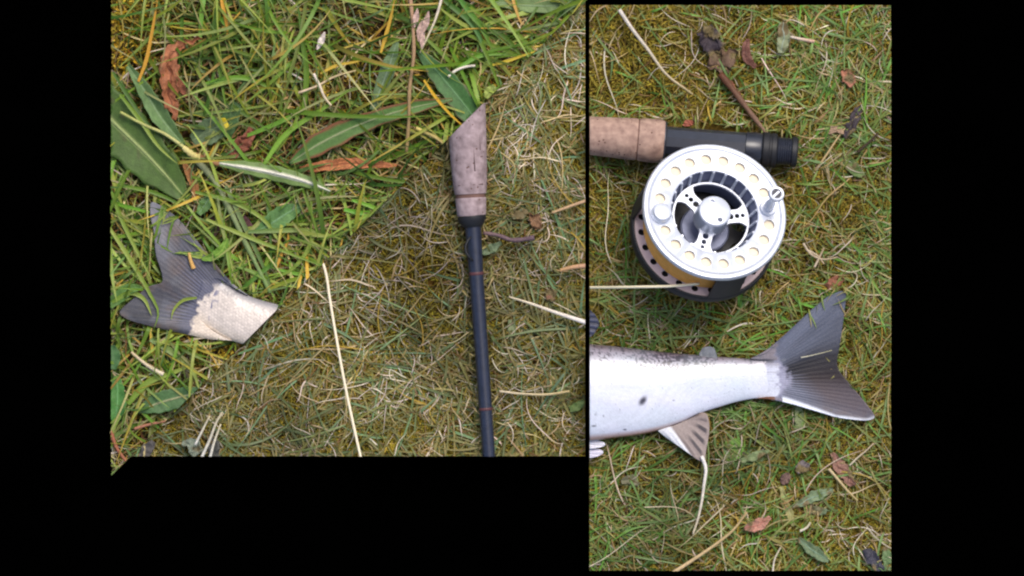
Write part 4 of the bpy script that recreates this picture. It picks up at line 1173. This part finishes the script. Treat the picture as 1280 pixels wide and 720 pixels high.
leaf('dead_leaf', 'dark purple brown leaf right of the grey tail fork tip', 'dead leaf', [(248, 300), (264, 286), (276, 270), (282, 258)], [5, 11, 9, 3], lin(80, 54, 52), .006, 'A', mat=M_deadleaf, crumple=.004)
leaf('dead_leaf', 'maroon leaf strip beside the grey flower stalk', 'dead leaf', [(288, 258), (305, 276), (320, 300)], [3, 6, 4], lin(96, 62, 66), .009, 'A', mat=M_deadleaf)
leaf('dock_leaf', 'green leaf with pale midrib at the bottom of the tall grass', 'leaf', [(172, 514), (198, 504), (222, 497), (252, 490)], [3, 13, 12, 6], lin(74, 112, 76), .010, 'A', rib=lin(160, 160, 120), fold=.2)
leaf('dock_leaf', 'green leaf with orange tip at the lower left edge', 'leaf', [(146, 470), (147, 492), (146, 512), (143, 530)], [4, 9, 10, 3], lin(70, 128, 66), .0115, 'A', rib=lin(110, 160, 100))
leaf('dock_leaf', 'small dark leaf at the left edge between fish tail and orange tipped leaf', 'leaf', [(139, 432), (143, 446), (142, 462)], [4, 8, 3], lin(70, 112, 74), .0105, 'A')
leaf('dock_leaf', 'curled bright green leaf lying over the grey tail fin', 'leaf', [(252, 324), (266, 321), (278, 312), (284, 298)], [2, 5, 6, 2], lin(104, 146, 54), .0155, 'A', rib=lin(140, 170, 70), fold=.5)
leaf('dock_leaf', 'green leaf at the lower tail lobe on the left edge', 'leaf', [(136, 382), (148, 372), (160, 362), (178, 360)], [5, 8, 7, 2], lin(86, 128, 66), .0155, 'A', rib=lin(116, 156, 90))
leaf('dock_leaf', 'grey green leaf along the top edge near the right corner', 'leaf', [(618, 2), (660, 7), (700, 7), (740, 2)], [5, 8, 8, 4], lin(110, 138, 96), .0115, 'A', rib=lin(140, 160, 120))
leaf('round_leaf', 'small pale lime leaf at the slanting edge above the cork grip', 'leaf', [(607, 122), (613, 114), (618, 107)], [3, 7, 3], lin(150, 170, 90), .0105, 'A')
leaf('round_leaf', 'small jagged green leaf below the yellow flower knob', 'leaf', [(248, 268), (256, 256), (264, 244)], [3, 8, 4], lin(92, 132, 82), .0125, 'A', rib=lin(130, 160, 120))
leaf('dock_leaf', 'dull green leaf deep in the grass at the top middle', 'leaf', [(318, 46), (326, 26), (330, 6)], [4, 9, 4], lin(110, 148, 70), .009, 'A')
leaf('dead_leaf', 'pale curled bract in the tall grass at the top middle', 'dead leaf', [(396, 62), (402, 50), (406, 40)], [1, 4, 1], lin(204, 190, 178), .0145, 'A', mat=M_deadleaf)
leaf('dead_leaf', 'orange brown leaf strip beside the yellow flower knob', 'dead leaf', [(228, 200), (238, 220), (244, 238), (242, 254)], [2, 5, 5, 2], lin(150, 98, 44), .0125, 'A', mat=M_deadleaf)
fs_ = stalk('flower_stalk', 'grey green flower stalk slanting down from the yellow knob', 'stalk', [(238, 192), (262, 218), (282, 252), (305, 300), (338, 366)], 4.6, 2.4, lin(136, 140, 108), lin(116, 142, 80), .0125, 'A', knots=1)
fh_ = stalk('flower_head', None, None, [(229, 184), (236, 190), (245, 196), (250, 197)], 3.2, 5.2, lin(216, 204, 136), lin(196, 180, 110), .0155, 'A', knots=1)
fh_.parent = fs_; fh_['label'] = 'pale yellow crumbly flower head'
stalk('plant_stem', 'yellow green stem running from the left edge to the yellow knob', 'stem', [(150, 140), (180, 156), (205, 167), (230, 184)], 1.8, 2.2, lin(168, 172, 96), lin(188, 184, 120), .0155, 'A')
stalk('plant_stem', 'brown stem joining the yellow knob and the white striped leaf', 'stem', [(244, 193), (258, 200), (272, 205), (286, 207)], 3.6, 2.6, lin(140, 92, 58), lin(150, 116, 80), .0150, 'A', knots=1)
st_ = stalk('seed_stem', 'tan upright seed stem near the top of the tall grass', 'stem', [(512, -10), (516, 30), (517, 70), (512, 110), (511, 150), (508, 190)], 2.4, 2.2, lin(176, 140, 112), lin(150, 128, 82), .0165, 'A', knots=1)
for k, (x, y, dx, dy, w) in enumerate(((523, 52, 5, -28, 4.5), (530, 40, 6, -26, 4), (518, 34, 4, -24, 4), (527, 60, 2, -22, 3.5))):
    V, F, C = leaf_mesh('bract', [(x, y), (x + dx * .5, y + dy * .5), (x + dx, y + dy)], [.8, w, .6], lin(186, 158, 146), .0172 + .0006 * k, 'A', fold=.6)
    link('bract', mesh_np('bract', V, F, C, M_deadleaf), st_)
stalk('straw', 'white curved straw right of the tan seed stem', 'straw', [(553, -6), (545, 22), (535, 45), (525, 66)], 2.0, .9, lin(224, 210, 192), lin(200, 190, 150), .0168, 'A')
stalk('straw', 'short white hooked straw right of the broad dark leaf top', 'straw', [(560, 96), (570, 88), (580, 84), (594, 82)], 2.0, 1.4, lin(230, 222, 208), lin(214, 204, 186), .0135, 'A')
stalk('straw', 'pale dry straw below the fish tail end', 'straw', [(164, 440), (178, 452), (192, 462), (204, 468)], 1.6, 2.8, lin(200, 178, 140), lin(226, 212, 186), .0125, 'A')
stalk('straw', 'pinkish dry stem near the bottom left corner', 'straw', [(168, 536), (185, 531), (210, 526)], 2.0, 1.4, lin(170, 116, 92), lin(150, 104, 78), .0115, 'A')
stalk('straw', 'russet stem curving down the lower left corner', 'straw', [(138, 538), (146, 560), (160, 580)], 2.6, 2.0, lin(158, 96, 72), lin(150, 96, 70), .0115, 'A')
stalk('straw', 'beige straw lying across the tall grass below the dull green top leaf', 'straw', [(373, 116), (395, 108), (418, 96), (445, 88)], 1.6, 1.0, lin(214, 190, 160), lin(190, 170, 120), .0160, 'A')
stalk('straw', 'white straw crossing the beige one in the tall grass', 'straw', [(392, 92), (400, 108), (406, 122), (414, 132)], 1.9, 1.4, lin(226, 212, 196), lin(206, 188, 150), .0165, 'A')
stalk('straw', 'pale bent straw left of the cork grip top', 'straw', [(520, 160), (535, 167), (548, 174), (558, 182)], 2.4, 2.2, lin(206, 190, 110), lin(196, 170, 110), .0145, 'A')
for nm, pts, w, c, z, lb in (
    ('yellow_blade', [(173, 102), (182, 78), (190, 40), (198, -6)], 6, lin(206, 154, 54), .0150, 'orange yellow blade left of the twisted rusty dead leaf'),
    ('yellow_blade', [(530, 100), (545, 122), (562, 142), (584, 162)], 5, lin(222, 176, 46), .0160, 'golden yellow blade across the broad dark leaf'),
    ('yellow_blade', [(612, 82), (635, 76), (655, 69), (676, 62)], 5, lin(212, 186, 60), .0150, 'yellow blade reaching the slanting edge near the top right'),
    ('yellow_blade', [(476, 66), (482, 45), (488, 24), (494, -4)], 6, lin(206, 166, 60), .0150, 'yellow blade left of the tan seed stem'),
    ('yellow_blade', [(400, 92), (420, 82), (440, 78), (462, 74)], 5, lin(210, 176, 66), .0145, 'yellow blade lying across the grass in the top middle'),
    ('yellow_blade', [(276, -4), (280, 15), (284, 35), (284, 52)], 6, lin(218, 160, 60), .0135, 'apricot yellow blade at the top between green blades'),
    ('yellow_blade', [(640, -4), (646, 15), (652, 32)], 5, lin(214, 170, 90), .0140, 'straw yellow blade at the top right above the slanting edge'),
    ('yellow_blade', [(345, 336), (352, 318), (360, 300), (360, 285)], 5, lin(206, 156, 60), .0120, 'ochre blade right of the small fresh green leaf')):
    V, F, C = one_blade(pts, w * .75, c * .85, c * .7, z); V, F, C = clip_quads(V, F, C, 'A')
    o = link(nm, mesh_np(nm, V, F, C, M_dead)); tag(o, lb, 'grass blade')

# ------------------------------------------------------------------ bits on the lower left turf
stalk('straw', 'thick white straw right of the thin black rod blank', 'straw', [(636, 371), (662, 379), (690, 389), (735, 404)], 1.2, 3.0, lin(206, 192, 160), lin(236, 228, 222), .0115, 'B')
stalk('straw', 'pale thin straw right of the lower orange wrap of the blank', 'straw', [(624, 489), (650, 492), (685, 493), (712, 489)], 1.5, 1.6, lin(206, 190, 160), lin(190, 170, 120), .0110, 'B')
stalk('twig', 'dark mauve twig on the right of the rod winding check', 'twig', [(604, 291), (622, 294), (640, 300), (656, 299), (668, 297)], 2.4, 3.2, lin(112, 90, 92), lin(104, 84, 92), .0100, 'B', knots=1)
stalk('straw', 'tan stem at the right edge of the lower left turf', 'straw', [(690, 266), (712, 258), (735, 250)], 1.6, 2.2, lin(190, 160, 120), lin(190, 156, 124), .0105, 'B')
stalk('straw', 'peach straw at the right edge below the tan stem', 'straw', [(700, 338), (716, 334), (735, 332)], 2.2, 3.2, lin(190, 150, 104), lin(198, 156, 128), .0105, 'B')
leaf('clover_leaf', 'blue green leaf sticking out right of the blank below the mauve twig', 'leaf', [(602, 316), (614, 311), (627, 303)], [3, 5.5, 1.5], lin(96, 130, 112), .0095, 'B')
leaf('clover_leaf', 'grey teal leaf above the mauve twig', 'leaf', [(640, 272), (650, 268), (660, 264)], [3, 6, 3], lin(120, 142, 128), .0090, 'B')
leaf('dead_leaf', 'brown leaf scrap right of the grey teal leaf', 'dead leaf', [(664, 266), (670, 278), (674, 288)], [3, 7, 3], lin(128, 86, 50), .0080, 'B', mat=M_deadleaf, crumple=.003)
leaf('dead_leaf', 'small red brown leaf scrap above the thick white straw', 'dead leaf', [(684, 360), (689, 368), (690, 376)], [3, 6, 3], lin(130, 76, 54), .0085, 'B', mat=M_deadleaf, crumple=.003)
leaf('clover_leaf', 'slate blue leaf at the bottom left corner of the matted turf', 'leaf', [(230, 552), (240, 556), (250, 568)], [4, 9, 7], lin(110, 134, 142), .0095, 'B', crumple=.002)
leaf('clover_leaf', 'dark blue grey leaf beside the slate blue one at the bottom edge', 'leaf', [(262, 545), (268, 558), (268, 574)], [4, 8, 6], lin(74, 80, 96), .0095, 'B', crumple=.002)
leaf('clover_leaf', 'dark violet leaf at the tip where the two left turfs end', 'leaf', [(176, 574), (184, 562), (192, 552)], [4, 7, 3], lin(78, 78, 98), .0085, 'B')
leaf('clover_leaf', 'mint green leaf under the rod near the white straw', 'leaf', [(636, 430), (640, 415), (638, 400)], [2, 5, 2], lin(112, 136, 104), .0080, 'B')
leaf('clover_leaf', 'green leaf at the lower right of the matted turf', 'leaf', [(712, 512), (722, 508), (729, 500)], [3, 6, 2], lin(92, 130, 70), .0090, 'B')
for k, (pts, w) in enumerate((([(252, 572), (262, 550), (272, 525), (278, 515)], 2.6), ([(262, 574), (268, 552), (276, 530)], 2.4), ([(244, 556), (254, 536), (262, 520)], 2.2))):
    stalk('straw', ('white stem rising right of the dark blue grey leaf', 'white stem crossing the dark blue grey leaf', 'white stem above the slate blue leaf')[k], 'straw', pts, w * .8, w * .5, lin(206, 204, 196), lin(196, 184, 150), .0112, 'B')

# ------------------------------------------------------------------ bits on the right turf
stalk('straw', 'long white straw slanting down from the top left corner of the right turf', 'straw', [(774, 12), (790, 36), (810, 62), (832, 92), (866, 118)], 2.6, 1.2, lin(214, 206, 196), lin(176, 160, 116), .0120, 'C')
stalk('twig', 'brown twig slanting down to the reel seat', 'twig', [(900, 92), (916, 112), (934, 136), (948, 154), (964, 174)], 4.6, 2.4, lin(96, 58, 40), lin(136, 110, 92), .0100, 'C', knots=1)
leaf('dead_leaf', 'rust orange leaf on the upper end of the brown twig', 'dead leaf', [(908, 102), (916, 110), (924, 120)], [2.5, 5.5, 2], lin(168, 92, 50), .0125, 'C', mat=M_deadleaf, crumple=.002)
leaf('dead_leaf', 'near black crumpled leaf at the top of the right turf', 'dead leaf', [(874, 36), (886, 46), (897, 58), (908, 60)], [5, 13, 13, 4], PURP, .0095, 'C', mat=M_deadleaf, crumple=.006)
leaf('dead_leaf', 'brown crumpled leaf below the near black one', 'dead leaf', [(884, 80), (900, 76), (920, 70)], [6, 13, 6], lin(112, 80, 58), .0095, 'C', mat=M_deadleaf, crumple=.006)
leaf('dead_leaf', 'dark red curved leaf right of the brown crumpled leaf', 'dead leaf', [(934, 48), (932, 62), (936, 76), (945, 84)], [2.5, 5.5, 6, 2], lin(122, 66, 52), .0100, 'C', mat=M_deadleaf, rib=lin(80, 42, 36))
leaf('clover_leaf', 'grey green upright leaf at the top right of the brown twig', 'leaf', [(976, 66), (980, 50), (978, 28)], [4, 8, 4], lin(126, 146, 126), .0100, 'C', rib=lin(150, 164, 148))
stalk('straw', 'white twig beside the grey green upright leaf', 'straw', [(988, 46), (1002, 49), (1018, 52)], 1.6, 2.4, lin(212, 200, 180), lin(200, 160, 136), .0118, 'C')
leaf('dead_leaf', 'red orange leaf at the upper right of the right turf', 'dead leaf', [(1054, 86), (1060, 96), (1066, 106)], [3.5, 8, 4], lin(172, 94, 60), .0105, 'C', mat=M_deadleaf, crumple=.002)
leaf('dead_leaf', 'blackish purple leaf below the red orange leaf', 'dead leaf', [(1076, 132), (1070, 146), (1062, 162), (1054, 172)], [3, 7, 7, 2], lin(62, 50, 62), .0105, 'C', mat=M_deadleaf, crumple=.003)
leaf('dead_leaf', 'tan leaf left of the blackish purple leaf', 'dead leaf', [(1036, 164), (1046, 160), (1058, 166)], [3, 6, 3], lin(158, 122, 92), .0100, 'C', mat=M_deadleaf, crumple=.003)
leaf('dead_leaf', 'tiny bright red scrap above the reel seat', 'dead leaf', [(856, 158), (861, 153), (866, 150)], [2, 4.5, 2], lin(178, 74, 44), .0105, 'C', mat=M_deadleaf, crumple=.002)
stalk('twig', 'thin black twig right of the rod butt cap', 'twig', [(1072, 190), (1084, 180), (1098, 166)], 1.8, 1.4, lin(60, 48, 36), lin(70, 56, 40), .0110, 'C')
leaf('clover_leaf', 'dark green leaf below the thin black twig', 'leaf', [(1050, 196), (1064, 208), (1080, 220)], [3, 8, 3], lin(84, 122, 62), .0090, 'C')
for k, p in enumerate(([(1004, 304), (1014, 318), (1028, 324), (1046, 322)], [(1008, 312), (1022, 320), (1030, 330)], [(1018, 334), (1026, 318), (1030, 310)])):
    stalk('straw', ('bleached bent straw right of the reel', 'bleached straw forking down right of the reel', 'short bleached straw crossing the bent one right of the reel')[k], 'straw', p, 1.5, 1.0, lin(196, 180, 156), lin(172, 152, 122), .0112, 'C')
leaf('dead_leaf', 'rust red leaf at the upper tail tip of the trout', 'dead leaf', [(1032, 360), (1042, 353), (1056, 348)], [3, 6, 2], lin(156, 82, 50), .0090, 'C', mat=M_deadleaf, crumple=.002)
leaf('clover_leaf', 'round fresh green leaf right of the anal fin', 'leaf', [(903, 566), (912, 564), (922, 558), (929, 554)], [8, 13, 12, 4], lin(90, 150, 40), .0100, 'C', fold=.1)
leaf('clover_leaf', 'grey green leaf right of the round fresh green leaf', 'leaf', [(926, 576), (944, 570), (962, 563)], [3, 5.5, 1.5], lin(112, 142, 104), .0095, 'C')
leaf('clover_leaf', 'sage leaf below the lower tail lobe', 'leaf', [(996, 508), (1000, 522), (998, 538)], [3, 7, 3], lin(118, 142, 108), .0070, 'C')
leaf('dead_leaf', 'large dusty red leaf at the lower right', 'dead leaf', [(1040, 566), (1048, 580), (1058, 594), (1066, 608)], [2.5, 7.5, 8.5, 3], lin(148, 96, 80), .0110, 'C', mat=M_deadleaf, rib=lin(112, 66, 58), crumple=.0015)
leaf('dead_leaf', 'pink red leaf near the bottom edge', 'dead leaf', [(930, 660), (942, 658), (952, 654), (963, 647)], [2, 6.5, 7, 2], lin(184, 112, 92), .0112, 'C', mat=M_deadleaf, rib=lin(150, 84, 72))
leaf('dead_leaf', 'grey mauve leaf left of the large dusty red leaf', 'dead leaf', [(994, 590), (1003, 584), (1014, 586)], [4, 8, 4], lin(112, 100, 104), .0095, 'C', mat=M_deadleaf, crumple=.002)
leaf('dead_leaf', 'brown purple leaf below the grey mauve leaf', 'dead leaf', [(976, 604), (982, 598), (988, 594)], [3, 7, 3], lin(108, 76, 70), .0085, 'C', mat=M_deadleaf)
leaf('strap_leaf', 'olive blade shaped leaf above the pink red leaf', 'leaf', [(976, 608), (981, 625), (987, 642), (992, 658)], [2, 4.5, 4.5, 2], lin(150, 152, 96), .0110, 'C', rib=lin(170, 168, 120))
leaf('clover_leaf', 'blue green leaf pointing right below the grey mauve leaf', 'leaf', [(990, 634), (1008, 626), (1024, 618), (1042, 612)], [2, 5, 6.5, 2], lin(104, 138, 116), .0105, 'C', rib=lin(136, 160, 140))
leaf('clover_leaf', 'shorter blue green leaf under the one pointing right', 'leaf', [(1010, 640), (1020, 638), (1034, 640)], [3, 6, 3], lin(98, 128, 108), .0095, 'C')
leaf('clover_leaf', 'dark teal leaf right of the pink red leaf', 'leaf', [(998, 672), (1010, 684), (1022, 692), (1036, 702)], [2, 6, 7, 2], lin(92, 128, 106), .0105, 'C', rib=lin(120, 150, 130))
leaf('dead_leaf', 'navy black leaf in the bottom right corner', 'dead leaf', [(1081, 688), (1090, 696), (1096, 704), (1100, 716)], [3, 8, 8, 6], lin(56, 56, 76), .0110, 'C', mat=M_deadleaf, crumple=.002)
leaf('clover_leaf', 'green leaf on the right edge beside the navy black leaf', 'leaf', [(1106, 684), (1109, 698), (1108, 714)], [3, 6, 4], lin(90, 134, 92), .0105, 'C')
leaf('clover_leaf', 'blue green leaf at the lower left of the right turf', 'leaf', [(766, 658), (778, 664), (792, 672)], [4, 9, 4], lin(94, 134, 94), .0085, 'C')
leaf('clover_leaf', 'dark grey leaf above the blue green leaf at the lower left', 'leaf', [(776, 602), (788, 600), (798, 606)], [3, 6, 3], lin(108, 112, 100), .0080, 'C')
leaf('clover_leaf', 'green leaf on the right edge near the tail', 'leaf', [(1090, 388), (1102, 396), (1116, 408)], [2, 7, 5], lin(104, 152, 84), .0095, 'C')
leaf('clover_leaf', 'bright green leaf clump at the right edge below the red orange leaf', 'leaf', [(1098, 110), (1106, 98), (1114, 90)], [4, 9, 5], lin(96, 146, 72), .0085, 'C')
stalk('straw', 'tan straw slanting across the bottom edge', 'straw', [(838, 718), (866, 700), (895, 680), (915, 664), (934, 640)], 2.6, 1.3, lin(204, 178, 136), lin(180, 156, 110), .0125, 'C')
stalk('straw', 'pale straw crossing below the large dusty red leaf', 'straw', [(1036, 586), (1048, 600), (1060, 614), (1072, 626)], 2.0, 1.2, lin(200, 180, 140), lin(180, 160, 110), .0105, 'C')
stalk('straw', 'white straw right of the large dusty red leaf', 'straw', [(1062, 582), (1072, 572), (1082, 564), (1092, 554)], 1.2, .9, lin(200, 190, 166), lin(180, 160, 130), .0100, 'C')
stalk('straw', 'white stalk hanging from the tip of the anal fin', 'straw', [(877, 570), (882, 584), (880, 606), (877, 628), (872, 650), (866, 668)], 2.4, 1.2, lin(232, 228, 224), lin(204, 190, 160), .0130, 'C')
stalk('straw', 'pale hair of straw lying on the tail fin', 'straw', [(1001, 447), (1016, 444), (1040, 438)], .7, .5, lin(206, 202, 180), lin(170, 166, 130), .0128, 'C')
stalk('straw', 'straw splinter stuck on the grey tail fin in the tall grass', 'straw', [(236, 316), (238, 325), (242, 336)], 1.8, 3.0, lin(206, 166, 96), lin(206, 160, 92), .0142, 'A')
stalk('straw', 'white curled straw near the bottom edge right of the pink red leaf', 'straw', [(1000, 664), (1009, 659), (1013, 653)], 1.6, 1.2, lin(220, 210, 190), lin(200, 190, 160), .0115, 'C')
stalk('straw', 'thin white straw at the bottom below the pink red leaf', 'straw', [(966, 714), (968, 700), (976, 684)], 1.3, 1.0, lin(214, 204, 186), lin(190, 180, 150), .0115, 'C')
